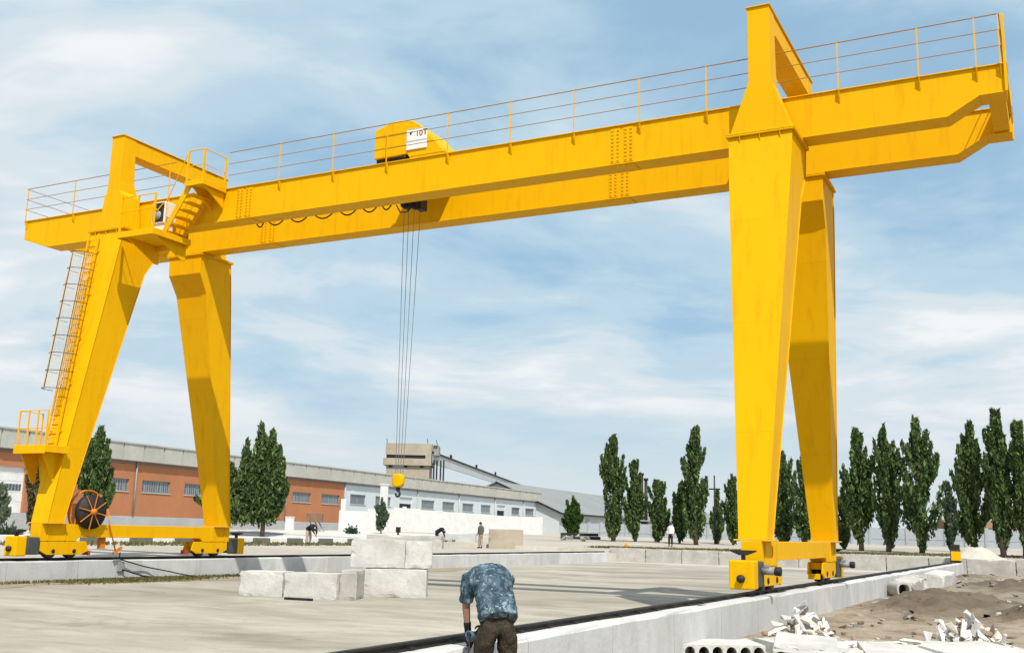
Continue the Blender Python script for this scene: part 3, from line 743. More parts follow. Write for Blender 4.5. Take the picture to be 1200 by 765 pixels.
# ------------------------------------------------------------------ hoist trolley
tr = empty('hoist_trolley', (9.72, 0, T + .085), 0, 'yellow hoist trolley with rounded hood and white sign riding on the girders', 'hoist trolley')
def PT(mb, name, mat=YEL, parent=None, bevel=.01):
    mb.v = [(x - 9.72, y, z - T - .085) for x, y, z in mb.v]
    return mb.build(name, mat, parent or tr, bevel)
m = MB()
for x in (9.45, 10.5): m.box(x - .12, x + .12, -1.3, 1.45, T + .2, T + .36)
for y in (-1.20, 1.25): m.box(9.38, 10.9, y - .1, y + .1, T + .13, T + .34)
m.box(9.0, 10.4, -.75, .75, T + .05, T + .195)
PT(m, 'frame')
for x in (9.5, 10.6):
    for y in (-1.254, 1.254):
        m = MB(); m.tube((x, y - .06, T + .205), (x, y + .06, T + .205), .12, 18); PT(m, 'wheel', STEEL, None, 0)
m = MB(); prof = [(9.32, T + .22), (10.42, T + .225), (10.52, T + .06), (11.66, T + .07), (11.62, T + .13), (11.02, T + .78), (10.80, T + 1.02), (10.55, T + 1.17), (10.2, T + 1.24), (9.86, T + 1.23), (9.32, T + 1.06)]
m.prism_xz(prof, -1.46, -.15); PT(m, 'hood', YEL, None, .02)
m = MB(); m.box(9.36, 10.42, -1.38, -.3, T + .11, T + .216); m.tube((10.2, -1.39, T + .16), (10.36, -1.39, T + .16), .06, 10); PT(m, 'drive', BLACK, None, 0)
m = MB(); m.box(10.40, 11.06, -1.50, -1.465, T + .31, T + .92); sg = PT(m, 'sign', WHITE, None, .012)
def lettering(text, x, z, size, mat, par):
    cu = bpy.data.curves.new('lettering', 'FONT'); cu.body = text; cu.size = size; cu.extrude = .003; cu.offset = .004
    to = bpy.data.objects.new('tmp', cu); col.objects.link(to)
    dg = bpy.context.evaluated_depsgraph_get(); me_ = bpy.data.meshes.new_from_object(to.evaluated_get(dg)); bpy.data.objects.remove(to)
    me_.transform(Matrix.Translation((x - 9.72, -1.505, z - T - .085)) @ Matrix.Rotation(R(90), 4, 'X'))
    me_.name = 'lettering'; me_.materials.clear(); me_.materials.append(mat)
    o = bpy.data.objects.new('lettering', me_); col.objects.link(o); o.parent = par; return o
lettering('10', 10.70, T + .68, .23, INK2, sg); lettering('T', 10.94, T + .70, .22, INK, sg)
m = MB(); m.add([(10.50, -1.504, T + .82), (10.61, -1.504, T + .84), (10.56, -1.504, T + .76), (10.52, -1.504, T + .72)], [(0, 3, 2, 1)]); PT(m, 'emblem', INK, sg, 0)
m = MB(); m.box(9.92, 10.12, -.16, .16, T - .93, T - .55); m.box(9.6, 10.0, -.2, .2, T - .45, T + .05); m.tube((9.5, -.14, T - .72), (9.5, .14, T - .72), .11, 16); m.tube((9.76, -.12, T - .74), (9.76, .12, T - .74), .12, 16); m.box(9.46, 9.54, -.05, .05, T - .72, T + .05); m.box(9.55, 9.92, -.05, .05, T - .7, T - .56); m.path([(9.3, -.2, T - .75), (9.48, -.26, T - 1.0), (9.7, -.26, T - 1.02), (9.9, -.2, T - .8)], .018, 6)
PT(m, 'upper_sheave', BLACK, None, 0)
for xa, xb, y in ((9.44, 9.54, .0), (9.59, 9.61, .02), (9.79, 9.70, .0), (9.99, 9.77, .02)):
    m = MB(); m.tube((xa, y, T - .7), (xb, y * .5, 2.52), .008, 6); PT(m, 'rope', GREYR, None, 0)
m = MB(); rs = []
for q in range(9):
    z = 2.16 + q * .045; hw = [.10, .155, .175, .18, .18, .18, .175, .155, .10][q]
    rs.append([(9.64 + hw * math.copysign(abs(math.cos(a)) ** .7, math.cos(a)), .11 * math.copysign(abs(math.sin(a)) ** .7, math.sin(a)), z) for a in np.linspace(0, 2 * math.pi, 20, endpoint=False)])
m.rings(rs, True, True); hb = PT(m, 'hook_block', YEL, None, 0)
m = MB(); pts = [(9.64, 0, 2.18), (9.64, 0, 2.06)] + [(9.64 + .065 * math.sin(a), 0, 1.98 + .075 * math.cos(a)) for a in np.linspace(0, math.pi * 1.55, 14)]
m.path(pts, .03, 8); m.box(9.60, 9.68, -.05, .05, 2.06, 2.16); PT(m, 'hook', BLACK, hb, 0)

# ------------------------------------------------------------------ warehouse on the left
brz = math.atan2(.0892, .996)
A0 = Vector((-41.05, 26.55, 0))
wh = empty('warehouse', A0, brz, 'long low warehouse, terracotta then pale, behind the left crane legs', 'warehouse')
ZP0, ZP1, ZD = 6.05, 7.55, 1.6
def wseg(name, mat, y0, y1, holes, z0, z1, x0=-.35):
    m = MB(); ys = sorted({y0, y1, *[h for a in holes for h in a[:2]]})
    for a, b in zip(ys[:-1], ys[1:]):
        hit = [h for h in holes if h[0] <= a + 1e-6 and h[1] >= b - 1e-6]
        if hit:
            h = hit[0]
            if h[2] > z0: m.box(x0, 0, a, b, z0, h[2])
            m.box(x0, 0, a, b, h[3], z1)
        else: m.box(x0, 0, a, b, z0, z1)
    return m.build(name, mat, wh)
winO = [(9.8, 12.7), (14.3, 17.8), (19.7, 23.3), (25.3, 28.8), (31, 34), (36.6, 40.1), (42.2, 45.9)]
winW = [(48.2, 51.7), (54, 57.8), (66, 69.8), (72.2, 76), (78.6, 82.4), (85, 88.6), (96.8, 100.3), (102.7, 106.6)]
dorW = [(60, 63.4), (91, 94.2)]
hO = [(a, b, 3.6, 4.6) for a, b in winO] + [(-3.2, 2.0, 1.6, 4.85)]
hW = [(a, b, 3.75, 4.85) for a, b in winW] + [(a, b, 2.6, 5.0) for a, b in dorW]
wseg('terracotta_wall', ORANGE, -45, 46.8, hO, ZD, ZP0 - .25)
wseg('pale_wall', PALEW, 46.8, 109, hW, ZD, ZP0 - .25)
m = MB(); m.box(-.35, .012, -45, 46.8, ZP0 - .25, ZP0 + .02); m.build('wall_band', grimy('brown_band', (.25, .16, .12), (.2, .14, .1), .5, .6, .9), wh)
m = MB(); m.box(-.35, .012, 46.8, 109, ZP0 - .25, ZP0 + .02); m.build('wall_band', grimy('parapet_shade_grey', (.30, .33, .35), (.24, .26, .28), .5, .6, .9), wh)  # grey of the parapet's shadow, painted as a band on the pale wall
m = MB(); m.box(-.4, .05, -45, 109, .0, ZD - .001); m.box(-.05, 5.2, -45, 46.5, .0, 1.45); m.build('loading_dock', PLATF, wh)
m = MB()
y = -45
while y < 109:
    m.box(-.3, .38, y + .09, min(y + 2.38, 108.98), ZP0 + .05, ZP1 - .12); y += 2.45
m.box(-.3, .30, -45, 109, ZP0 + .022, ZP1 - .14); m.box(-.4, .46, -45, 109.1, ZP1 - .118, ZP1)
m.build('parapet', PARA, wh)
m = MB(); m.box(-24, -.36, -45, 108.9, 6.4, 6.9); m.box(-24, -23.6, -45, 109, 0, 6.4); m.box(-23.6, -.36, -45, -44.7, 0, 6.4); m.build('roof', ROOFG, wh)
m = MB(); m.box(-23.6, -.36, 108.6, 109, 0, 6.4); m.build('end_wall', PALEW, wh)
for k, (a, b, z0, z1) in enumerate(hO[:-1] + hW[:len(winW)]):
    m = MB()
    m.box(-.2, -.12, a, a + .08, z0, z1); m.box(-.2, -.12, b - .08, b, z0, z1); m.box(-.2, -.12, a + .08, b - .08, z0, z0 + .08); m.box(-.2, -.12, a + .08, b - .08, z1 - .08, z1)
    n = 7 if k < len(winO) else 2
    for q in range(1, n): y = a + (b - a) * q / n; m.box(-.19, -.13, y - .025, y + .025, z0 + .08, z1 - .08)
    f = m.build('window', GREYM, wh)
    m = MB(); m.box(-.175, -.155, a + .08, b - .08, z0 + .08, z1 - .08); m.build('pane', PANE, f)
    m = MB(); m.box(-.11, .06, a - .06, b + .06, z0 - .07, z0 - .003); m.build('sill', PLATF, f)
for a, b in dorW:
    m = MB(); m.box(-.3, -.22, a, b, 2.6, 4.2); d = m.build('door', DARKGAP, wh)
    m = MB(); m.box(-.22, -.15, a, b, 4.2, 5.0); m.build('transom', PALEW, d)
for y in (3.4, 13.4, 24.3, 35.4, 46.9, 64.7, 77.3, 90, 101.6):
    m = MB(); m.tube((.10, y, ZD), (.10, y, ZP0 + .05), .07, 8); m.build('downpipe', GREYM if y < 46 else PARA, wh)
m = MB(); m.box(-.25, -.18, -3.2, 2.0, 1.6, 4.85)
for z in (2.4, 3.05, 3.85, 4.4): m.box(-.179, -.165, -3.2, 2.0, z - .015, z + .015)
gt = m.build('gate', WHITE, wh)
m = MB()
for k in range(3): m.box(-.178, -.16, -3.0 + k * 1.65, -1.5 + k * 1.65, 3.15, 3.62)
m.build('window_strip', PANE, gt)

# grey hall with the big pitched roof beyond
P0 = at(172, 655, 600)
hall = empty('hall', (P0.x, P0.y, 0), brz, 'big grey sheet-roofed hall beyond the white warehouse end', 'hall')
m = MB(); zg = .5
m.box(-22, 0, 0, 70, zg, 4.4); m.add([(-22, .001, 4.4), (0, .001, 4.4), (-11, .001, 9.0), (-22, 70, 4.4), (0, 70, 4.4), (-11, 70, 9.0)], [(0, 1, 2), (3, 5, 4)])
m.build('wall', grimy('pale_grey_wall', (.52, .55, .56), (.42, .44, .45), .25, .6, .9), hall)
m = MB(); m.loft([(.7, -.6, 4.10), (-11, -.6, 9.1), (-11, -.6, 9.3), (.7, -.6, 4.32)], [(.7, 71, 4.10), (-11, 71, 9.1), (-11, 71, 9.3), (.7, 71, 4.32)])
m.loft([(-22.7, -.6, 4.10), (-11, -.6, 9.11), (-11, -.6, 9.31), (-22.7, -.6, 4.32)], [(-22.7, 71, 4.10), (-11, 71, 9.11), (-11, 71, 9.31), (-22.7, 71, 4.32)])
m.build('roof', ROOFG, hall)
m = MB(); m.bar((.72, -.66, 4.2), (-11, -.66, 9.2), .1, .3); m.box(.705, .75, -.6, 71, 4.05, 4.35); m.build('fascia', STEEL, hall)
for a, b in ((8, 11.5), (14, 16)):
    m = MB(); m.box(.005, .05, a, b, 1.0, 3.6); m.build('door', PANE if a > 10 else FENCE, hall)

# concrete control tower with sloping conveyor behind the warehouse
TB = at(150, 482, 550); tb = empty('control_tower', (TB.x, TB.y, 0), math.atan2(vr.y, vr.x), 'beige concrete tower block with dark slit windows above the warehouse roof', 'tower')
k = 150 / 1244.1
def tx(px): return (px - 482) * k
def tz(py): return TB.z + (550 - py) * k
m = MB(); m.box(tx(451), tx(505), 0, 6, tz(533), tz(519.5)); m.box(tx(452), tx(504.5), .25, 5.8, tz(538), tz(533.01)); m.box(tx(448.5), tx(504), -.1, 6, tz(545), tz(537)); m.box(tx(498), tx(505), -.06, 6, tz(545), tz(532)); m.box(tx(452), tx(503), .3, 5.5, 0, tz(545.01))
m.build('tower_body', BEIGE, tb)
m = MB(); m.box(tx(452), tx(498), .1, .24, tz(536.9), tz(533.1))
for a in (455, 473, 492): m.box(tx(a), tx(a + 4), .2, .29, tz(547.5), tz(545.2))
m.build('slit_window', DARKGAP, tb)
m = MB(); m.box(tx(505.3), tx(513), .5, 4, tz(532.5), tz(521.5)); m.box(tx(507), tx(512), .2, 4.4, tz(521.4), tz(520)); m.build('stair_head', CONCD, tb)
m = MB()
for a in (507, 510.5, 515, 518.5): m.box(tx(a), tx(a + 1.6), .6, 1.2, 0, tz(538))
m.build('column', STEEL, tb)
m = MB()
for a, b, c in ((452, 514, 520), (500, 513, 519), (511, 514, 519)): m.tube((tx(a), 1, tz(c + 2)), (tx(a) - .15, 1, tz(b)), .05, 5)
m.build('aerial', STEEL, tb)
a = Vector((tx(506), 1.2, tz(535))); b = Matrix.Rotation(-math.atan2(vr.y, vr.x), 4, 'Z') @ (at(215, 612, 573) - Vector((TB.x, TB.y, 0)))
m = MB(); m.loft([a + Vector((0, -1, -.8)), a + Vector((0, 1, -.8)), a + Vector((0, 1, .6)), a + Vector((0, -1, .6))], [b + Vector((0, -1, -.5)), b + Vector((0, 1, -.5)), b + Vector((0, 1, .5)), b + Vector((0, -1, .5))])
cv = m.build('conveyor', grimy('pale_sheet', (.56, .58, .58), (.46, .47, .47), .3, .6, .8), tb)
m = MB(); m.bar(a + Vector((0, -1.02, .72)), b + Vector((0, -1.02, .62)), .3, .22)
for q in (.15, .4, .62): p = a.lerp(b, q); m.box(p.x - .15, p.x + .15, p.y - .8, p.y + .8, p.z + .75, p.z + 1.35)
m.build('roof_edge', STEEL, cv)

# white panel wall in front of the pale warehouse
w0, w1 = at(98, 397, 620), at(128, 634, 622)
dirw = Vector((w1.x - w0.x, w1.y - w0.y, 0)); Lw = dirw.length
ww = empty('white_wall', (w0.x, w0.y, .3), math.atan2(dirw.y, dirw.x), 'bright white wall of precast panels in front of the pale warehouse', 'wall')
n = 9
for i in range(n):
    a, b = Lw * i / n + .04, Lw * (i + 1) / n - .04
    hgt = [2.35, 2.6, 2.85, 2.75, 2.65, 2.6, 2.55, 2.5, 2.55][i]
    m = MB(); m.box(a, b, -.12, .12, 0, hgt); m.build('panel', WHITE, ww, .03)
for q, hgt in ((.25, 3.4), (9.4, 3.0), (Lw - .3, 2.6)):
    m = MB(); m.box(q - .3, q + .3, -.22, -.125, 0, hgt); m.build('pillar', WHITE, ww, .03)
chim = at(118, 450, 581)
m = MB(); m.box(-.32, .32, -.3, .3, 0, chim.z + 1.2); m.box(-.38, .38, -.36, .36, chim.z + 1.202, chim.z + 1.33)
o = m.build('white_pillar', WHITE); o.location = (chim.x, chim.y, 0); tag(o, 'tall white square pillar beside the sapling in front of the pale warehouse', 'pillar')

# black and white painted kerb stones
DKERB = grimy('dark_kerb', (.12, .12, .12), (.2, .2, .19), 2, .5, .85)
kx0, ky0 = -16.2, -2.0
i = 0
for i in range(48):
    y = ky0 + i * 1.55
    if y > 46: break
    white = i % 2 == 0
    m = MB(); x = kx0; z = float(ground_z(x, y))
    m.box(x - .15, x + .15, y, y + 1.5, z - .1, z + .34 + (.02 if white else 0))
    o = m.build('kerb_stone', WHITE if white else DKERB, None, .03)
    tag(o, 'white painted kerb stone of the striped kerb behind the left rail' if white else 'dark painted kerb stone of the striped kerb behind the left rail', 'kerb stone', 'white kerb stones' if white else 'dark kerb stones')
ZR = grimy('pale_road', (.55, .54, .52), (.44, .43, .40), .4, .6, .9, .3, 8, .15)
m = MB(); ys = np.linspace(-40, 60, 40); rw = [(x, y) for y in ys for x in (-34.5, -30, -26, -22, -18.5)]
vs_ = [(x, y, float(ground_z(x, y)) + .012) for x, y in rw]; fs_ = [(j * 5 + i, j * 5 + i + 1, (j + 1) * 5 + i + 1, (j + 1) * 5 + i) for j in range(39) for i in range(4)]
m.add(vs_, fs_, True); tag(m.build('access_road', ZR), kind='structure')

# ------------------------------------------------------------------ grey panel fence behind the poplars, in bays
f0, f1 = at(128, 676, 626), at(92, 1260, 640)
dv_ = Vector((f1.x - f0.x, f1.y - f0.y, 0)); Lf = dv_.length
fe = empty('panel_fence', (f0.x, f0.y, 0), math.atan2(dv_.y, dv_.x), 'long pale grey panel fence behind the row of poplars', 'fence')
m = MB(); nb = 30
for i in range(nb):
    a, b = Lf * i / nb + .03, Lf * (i + 1) / nb - .03
    m.box(a, b, -.06, .06, .2, 2.3)
    m.box(a, b, -.085, -.062, 1.25, 1.32)
m.build('panel', FENCE, fe)
for i in range(nb + 1):
    m = MB(); a = Lf * i / nb; m.box(a - .12, a + .12, -.15, .1, .2, 2.42); m.build('post', PLATF, fe)
# low shed roofs beyond the fence
def shed(px, py, d, w_, dep, zw, zr, mat, label):
    p = at(d, px, py); e = empty('shed', (p.x, p.y, 0), math.atan2(vr.y, vr.x) + R(random.uniform(-8, 8)), label, 'shed')
    m = MB(); m.box(0, w_, 0, dep, .3, zw); m.build('wall', mat, e)
    m = MB(); m.prism_yz([(-.4, zw + .002), (dep + .4, zw + .002), (dep + .4, zw + .15), (dep / 2, zr), (-.4, zw + .15)], -.4, w_ + .4); m.build('roof', ROOFG if mat is not ORANGE else WOOD, e)
shed(1118, 626, 135, 9, 6, 2.9, 4.0, ORANGE, 'small brick shed with dull roof beyond the fence near the buffer stop')
shed(735, 622, 150, 14, 7, 3.0, 4.4, CONC, 'low pale shed beyond the fence behind the poplars on the left')
shed(1150, 622, 140, 10, 6, 2.6, 3.6, PALEW, 'low pale blue shed beyond the fence far right')

# ------------------------------------------------------------------ trees
def leaf_mesh(pts, sizes, name, mat, parent, up=.5, seed=0, spike=1.7):
    rg = np.random.default_rng(seed); n = len(pts)
    ax = rg.normal(size=(n, 3)); ax[:, 2] = np.abs(ax[:, 2]) + up; ax /= np.linalg.norm(ax, axis=1)[:, None]
    sd = np.cross(ax, rg.normal(size=(n, 3))); sd /= np.linalg.norm(sd, axis=1)[:, None]
    a = ax * (sizes * spike)[:, None]; b = sd * sizes[:, None]
    nrm = np.cross(ax, sd) * (sizes * .25)[:, None]
    q = np.stack([pts - a * .5, pts + b * .5 + nrm, pts + a * .6, pts - b * .5 + nrm], 1).reshape(-1, 3)
    me = bpy.data.meshes.new(name); me.vertices.add(4 * n); me.vertices.foreach_set('co', q.ravel().astype(np.float32))
    me.loops.add(4 * n); me.loops.foreach_set('vertex_index', np.arange(4 * n, dtype=np.int32))
    me.polygons.add(n); me.polygons.foreach_set('loop_start', np.arange(0, 4 * n, 4, dtype=np.int32)); me.polygons.foreach_set('loop_total', np.full(n, 4, np.int32))
    me.update(); me.validate(); me.materials.append(mat)
    o = bpy.data.objects.new(name, me); col.objects.link(o); o.parent = parent; return o
def poplar(loc, h, rad, label, seed, mat=LEAF, n=6500, base=.09, name='poplar_tree', group='poplars behind the end wall', lean=0, size=.20, widest=.33):
    rg = np.random.default_rng(seed)
    root = empty(name, loc, rg.uniform(0, 6.28), label, 'tree', group)
    m = MB(); rs = []
    for k in range(7):
        z = h * .9 * k / 6; r = max(.02, .022 * h * (1 - k / 6.3)) 
        rs.append([(r * math.cos(a) + .05 * math.sin(z), r * math.sin(a) + .05 * math.cos(z * 1.3), z - .1) for a in np.linspace(0, 6.28, 8, endpoint=False)])
    m.rings(rs, True, True)
    # ascending branch tufts
    nb = int(22 + h * 3.2); tips = []
    P_, Sz = [], []
    for b in range(nb):
        t0 = rg.uniform(base, .86); ang = b * 2.4 + rg.uniform(-.4, .4)
        prof = lambda tt: np.interp(tt, [base, base + .10, widest, .55, .8, 1.0], [.12, .5, .95, .92, .6, .10])
        ln = h * rg.uniform(.16, .32) * (1 - .4 * t0)
        r1 = rad * prof(min(1, t0 + .1)) * rg.uniform(.5, 1.35)
        s0 = np.array([.04 * math.cos(ang), .04 * math.sin(ang), t0 * h - .04 * h]); s1 = np.array([r1 * math.cos(ang), r1 * math.sin(ang), min(h * 1.01, t0 * h + ln)])
        m.tube(tuple(s0), tuple(s0 * .45 + s1 * .55), .035 * h / 9, 5, .012)
        cnt = int(n / nb * rg.uniform(.7, 1.3))
        u = rg.beta(1.6, 1.1, cnt); thick = (.05 + .33 * np.sin(np.pi * np.clip(u * .92 + .02, 0, 1))) * rad * .66 * (1.05 - .5 * t0)
        d = rg.normal(size=(cnt, 3)); d /= np.linalg.norm(d, axis=1)[:, None]; d *= (rg.random(cnt) ** .5)[:, None]
        curve = np.sqrt(u)[:, None] * np.array([1, 1, 0]) + u[:, None] * np.array([0, 0, 1])
        pp = s0 + (s1 - s0) * curve + d * thick[:, None] * np.array([1, 1, 1.6])
        P_.append(pp); Sz.append(rg.uniform(.55, 1.25, cnt) * size)
    m.build('trunk', BARK, root)
    # leader
    cnt = int(n * .12); u = rg.random(cnt); z = h * (base + (1.0 - base) * u); rr = rad * .34 * np.interp(u, [0, .2, .7, 1], [.5, 1, .8, .12]); an = rg.uniform(0, 6.28, cnt); q = np.sqrt(rg.random(cnt))
    P_.append(np.stack([rr * q * np.cos(an), rr * q * np.sin(an), z], 1)); Sz.append(rg.uniform(.5, 1.2, cnt) * size)
    pts = np.concatenate(P_); sz = np.concatenate(Sz)
    leaf_mesh(pts, sz, 'crown', mat, root, 1.3, seed, 2.3)
    root.rotation_euler.x = lean
    return root
TREES = [  # px centre, px top, px base, depth, px half width, label
 (718, 506, 632, 92, 14.5, 'tall dark poplar at the left end of the poplar row, beside the grey hall'),
 (744, 537, 628, 93, 12, 'shorter poplar standing second from the left end of the poplar row'),
 (772, 561, 632, 92, 14, 'short broad poplar third from the left end of the poplar row'),
 (797, 566, 632, 90, 10, 'small poplar tucked against the left flank of a much taller one'),
 (815, 497, 636, 86, 15.5, 'tallest poplar of the left half of the row, between two short ones'),
 (841, 574, 632, 92, 7.5, 'thin young poplar beside the slim pole left of the near crane leg'),
 (859, 555, 634, 88, 10, 'poplar partly hidden by the left edge of the near right crane leg'),
 (919, 527, 634, 84, 16, 'poplar framed between the two right crane legs, left one'),
 (945, 529, 640, 80, 13, 'poplar half hidden behind the rear right crane leg'),
 (990, 575, 640, 80, 11, 'low poplar peeping out just right of the rear crane leg'),
 (1009, 498, 642, 76, 18, 'broad shaggy poplar first full one right of the rear crane leg'),
 (1042, 492, 645, 74, 16.5, 'slim poplar second full one right of the rear crane leg'),
 (1081, 486, 646, 72, 23, 'widest poplar of the row, left of the buffer stop'),
 (1115, 564, 646, 78, 7.5, 'pale thin young poplar behind the buffer stop'),
 (1143, 491, 652, 67, 19, 'bushy poplar right of the buffer stop and sand heap'),
 (1176, 474, 656, 65, 16, 'tallest narrow poplar near the right edge of the picture'),
 (1203, 490, 656, 64, 14, 'poplar cut by the right edge of the picture'),
]
for i, (px, pt, pb, d, hw, label) in enumerate(TREES):
    p = at(d, px, pb); z = float(ground_z(p.x, p.y)); top = at(d, px, pt).z
    poplar((p.x, p.y, z - .05), (top - z) * .99, hw * d / 1244.1 * 1.08, label, 100 + i, LEAFP if i == 13 else LEAF, n=3000 if hw < 11 else 5600, size=.17, base=.05)
def tree_px(px, pt, pb, d, hw, label, seed, mat, n, size, **k):
    p = at(d, px, pb); z = float(ground_z(p.x, p.y)); top = at(d, px, pt).z
    return poplar((p.x, p.y, z - .05), top - z, hw * d / 1244.1, label, seed, mat, n, size=size, **k)
tree_px(106, 500, 622, 72, 19, 'dense dark poplar just behind the left front crane leg', 301, LEAF, 6500, .2, group=None, base=.12)
tree_px(446, 583, 624, 92, 8, 'small sapling with thin crown in front of the white wall', 302, LEAFP, 1000, .17, name='sapling', group=None, base=.1)
tree_px(671, 581, 630, 98, 10, 'lone dark green columnar tree in front of the grey hall', 303, LEAFD, 3000, .2, name='columnar_tree', group=None, base=.14)
tree_px(38, 537, 618, 64, 13, 'olive brown columnar conifer in front of the white gate', 304, LEAFO, 4200, .16, name='conifer', group=None, base=.05, widest=.45)
tree_px(-4, 566, 612, 62, 13, 'pale silvery bush cut by the left edge of the picture', 305, LEAFG, 2600, .17, name='bush', group=None, base=.03, widest=.4)
def broad_tree(px, pb, d, label, seed):
    p = at(d, px, pb); z = float(ground_z(p.x, p.y)); k = d / 1244.1; rg = np.random.default_rng(seed)
    root = empty('broad_poplar', (p.x, p.y, z - .05), math.atan2(vr.y, vr.x), label, 'tree')
    m = MB(); m.tube((0, 0, -.1), (.05, 0, 1.6), .19, 10, .14); P_, Sz = [], []
    # crown made of ascending plumes: (x offset px, tip height px above base, radius px)
    plumes = [(-14, 134, 11), (4, 126, 13), (14, 106, 12), (24, 92, 10), (-30, 104, 12), (-44, 84, 13), (-58, 66, 12), (-68, 52, 10), (-74, 38, 8), (-80, 58, 11), (-72, 74, 11), (-84, 44, 9), (-60, 86, 12), (-24, 84, 15), (6, 84, 15), (-8, 104, 13), (20, 68, 12), (-50, 50, 12), (28, 62, 8), (-36, 62, 14), (8, 50, 13), (-18, 60, 14), (-62, 30, 9), (-2, 118, 9), (-20, 112, 10), (22, 45, 9)]
    for dx, ht, rp in plumes:
        dy = rg.uniform(-22, 22) * k; tip = np.array([dx * k, dy, ht * k]); st = np.array([dx * k * .12, dy * .1, 1.1 + .1 * ht * k])
        mid = st * .5 + tip * .5 + np.array([dx * k * .15, dy * .2, -.1 * ht * k])
        m.path([tuple(st), tuple(mid), tuple(tip * .85 + mid * .15)], .045, 5)
        rp *= rg.uniform(.75, 1.2); cnt = int(34 * ht * rp / 60 * 1.45); u = rg.beta(1.5, 1.2, cnt) * 1.0
        c = ((1 - u) ** 2)[:, None] * st + (2 * u * (1 - u))[:, None] * mid + (u ** 2)[:, None] * tip
        d3 = rg.normal(size=(cnt, 3)); d3 /= np.linalg.norm(d3, axis=1)[:, None]; d3 *= (rg.random(cnt) ** .45)[:, None]
        th = rp * k * np.interp(u, [0, .25, .7, 1], [.35, 1.0, .9, .22])
        P_.append(c + d3 * th[:, None] * np.array([1, 1, 1.25])); Sz.append(rg.uniform(.55, 1.3, cnt) * .19)
    m.build('trunk', BARK, root); leaf_mesh(np.concatenate(P_), np.concatenate(Sz), 'crown', LEAF, root, .8, seed, 2.1)
broad_tree(307, 627, 80, 'large spreading poplar clump behind the left rear crane leg', 41)
for px, py, d, label, sd2 in ((412, 628, 88, 'small green shrub on the verge left of the sapling', 51), (6, 628, 50, 'low weedy shrub by the kerb at the left edge', 52)):
    p = at(d, px, py); z = float(ground_z(p.x, p.y)); rg = np.random.default_rng(sd2)
    root = empty('shrub', (p.x, p.y, z), 0, label, 'shrub'); n = 500
    q = rg.normal(size=(n, 3)) * np.array([.2, .2, .18]) * (1 if px > 100 else 1.5); q[:, 2] = np.abs(q[:, 2]) + .08
    leaf_mesh(q, rg.uniform(.08, .18, n), 'foliage', LEAFP, root, .4, sd2)
    m = MB(); m.tube((0, 0, -.05), (0, 0, .3), .03, 6); m.build('stem', BARK, root)
# slim utility pole among the poplars
p = at(90, 838, 632); m = MB(); m.tube((0, 0, -.2), (0, 0, at(90, 838, 556).z - .3), .10, 8, .06); m.box(-.5, .5, -.05, .05, 4.7, 4.82)
o = m.build('utility_pole', STEEL); o.location = (p.x, p.y, .3); tag(o, 'slim dark utility pole standing among the poplars', 'pole')
for px, pt, lab in ((752, 556, 'left'), (757, 562, 'right')):
    p = at(150, px, 626); m = MB(); zt_ = at(150, px, pt).z; m.tube((0, 0, .2), (0, 0, zt_), .28, 10, .22); m.tube((0, 0, zt_ + .002), (0, 0, zt_ + .3), .34, 10)
    o = m.build('chimney_stack', STEEL); o.location = (p.x, p.y, 0); tag(o, 'thin dark chimney stack above the poplars, %s one of the pair' % lab, 'chimney', 'thin chimney stacks')

# grass on the strip by the left plinth
rg = np.random.default_rng(9); n = 5200
y = rg.uniform(-6, 6.5, n); q_ = rg.random(n) < .75; y = np.where(q_, rg.normal(-.6, 1.2, n), y); x = np.where(q_, 1.05 + rg.normal(0, .34, n), .36 + np.abs(rg.normal(0, .10, n))); x = np.maximum(x, .33) 
q = np.stack([x, y, np.full(n, GZ + .03) + rg.random(n) * .03], 1)
g = leaf_mesh(q, rg.uniform(.022, .05, n), 'grass', GRASS, None, 1.3, 9, 2.6); tag(g, 'dry green grass along the foot of the left plinth', 'grass', kind='stuff')
n = 6000; y = rg.uniform(-4, 46, n); x = rg.uniform(-19.5, -13.5, n); x = np.where(np.abs(x + 16.2) < .25, x - .6, x)
q = np.stack([x, y, ground_z(x, y) + .05], 1)
g = leaf_mesh(q, rg.uniform(.07, .15, n), 'grass', GRASS, None, 1.2, 10, 1.8); tag(g, 'dry grass on the verge beside the striped kerb', 'grass', kind='stuff')
n = 4200; q0 = at(72, 700, 636); q1 = at(66, 1200, 650); u = rg.random(n); x = q0.x + (q1.x - q0.x) * u + rg.normal(0, .3, n); y = np.maximum(q0.y + (q1.y - q0.y) * u + rg.normal(0, .9, n), 42.6)
q = np.stack([x, y, ground_z(x, y) + .05], 1)
g = leaf_mesh(q, rg.uniform(.06, .13, n), 'grass', GRASS, None, 1.0, 11, 1.6); tag(g, 'dry grass on the bank between the end wall and the poplars', 'grass', kind='stuff')

m = MB(); rr = random.Random(77)
for k_ in range(700):
    if k_ % 3: x, y = rr.uniform(.4, 20.1), rr.uniform(-14, 30)
    else: x, y = rr.choice([.32 + abs(rr.gauss(0, .5)), 19.9 - abs(rr.gauss(0, .4))]), rr.uniform(-14, 36)
    r_ = rr.uniform(.006, .02) * (1.7 if rr.random() < .06 else 1); a = rr.uniform(0, 6)
    c_ = [(x + r_ * math.cos(a + i * 2.09) * rr.uniform(.7, 1.3), y + r_ * math.sin(a + i * 2.09) * rr.uniform(.7, 1.3), GZ + .004) for i in range(3)]
    m.add(c_ + [(x, y, GZ + .004 + r_ * rr.uniform(.5, 1.0))], [(0, 1, 3), (1, 2, 3), (2, 0, 3)])
tag(m.build('gravel', CONCD), 'loose grit and pebbles scattered over the yard', 'gravel', kind='stuff')

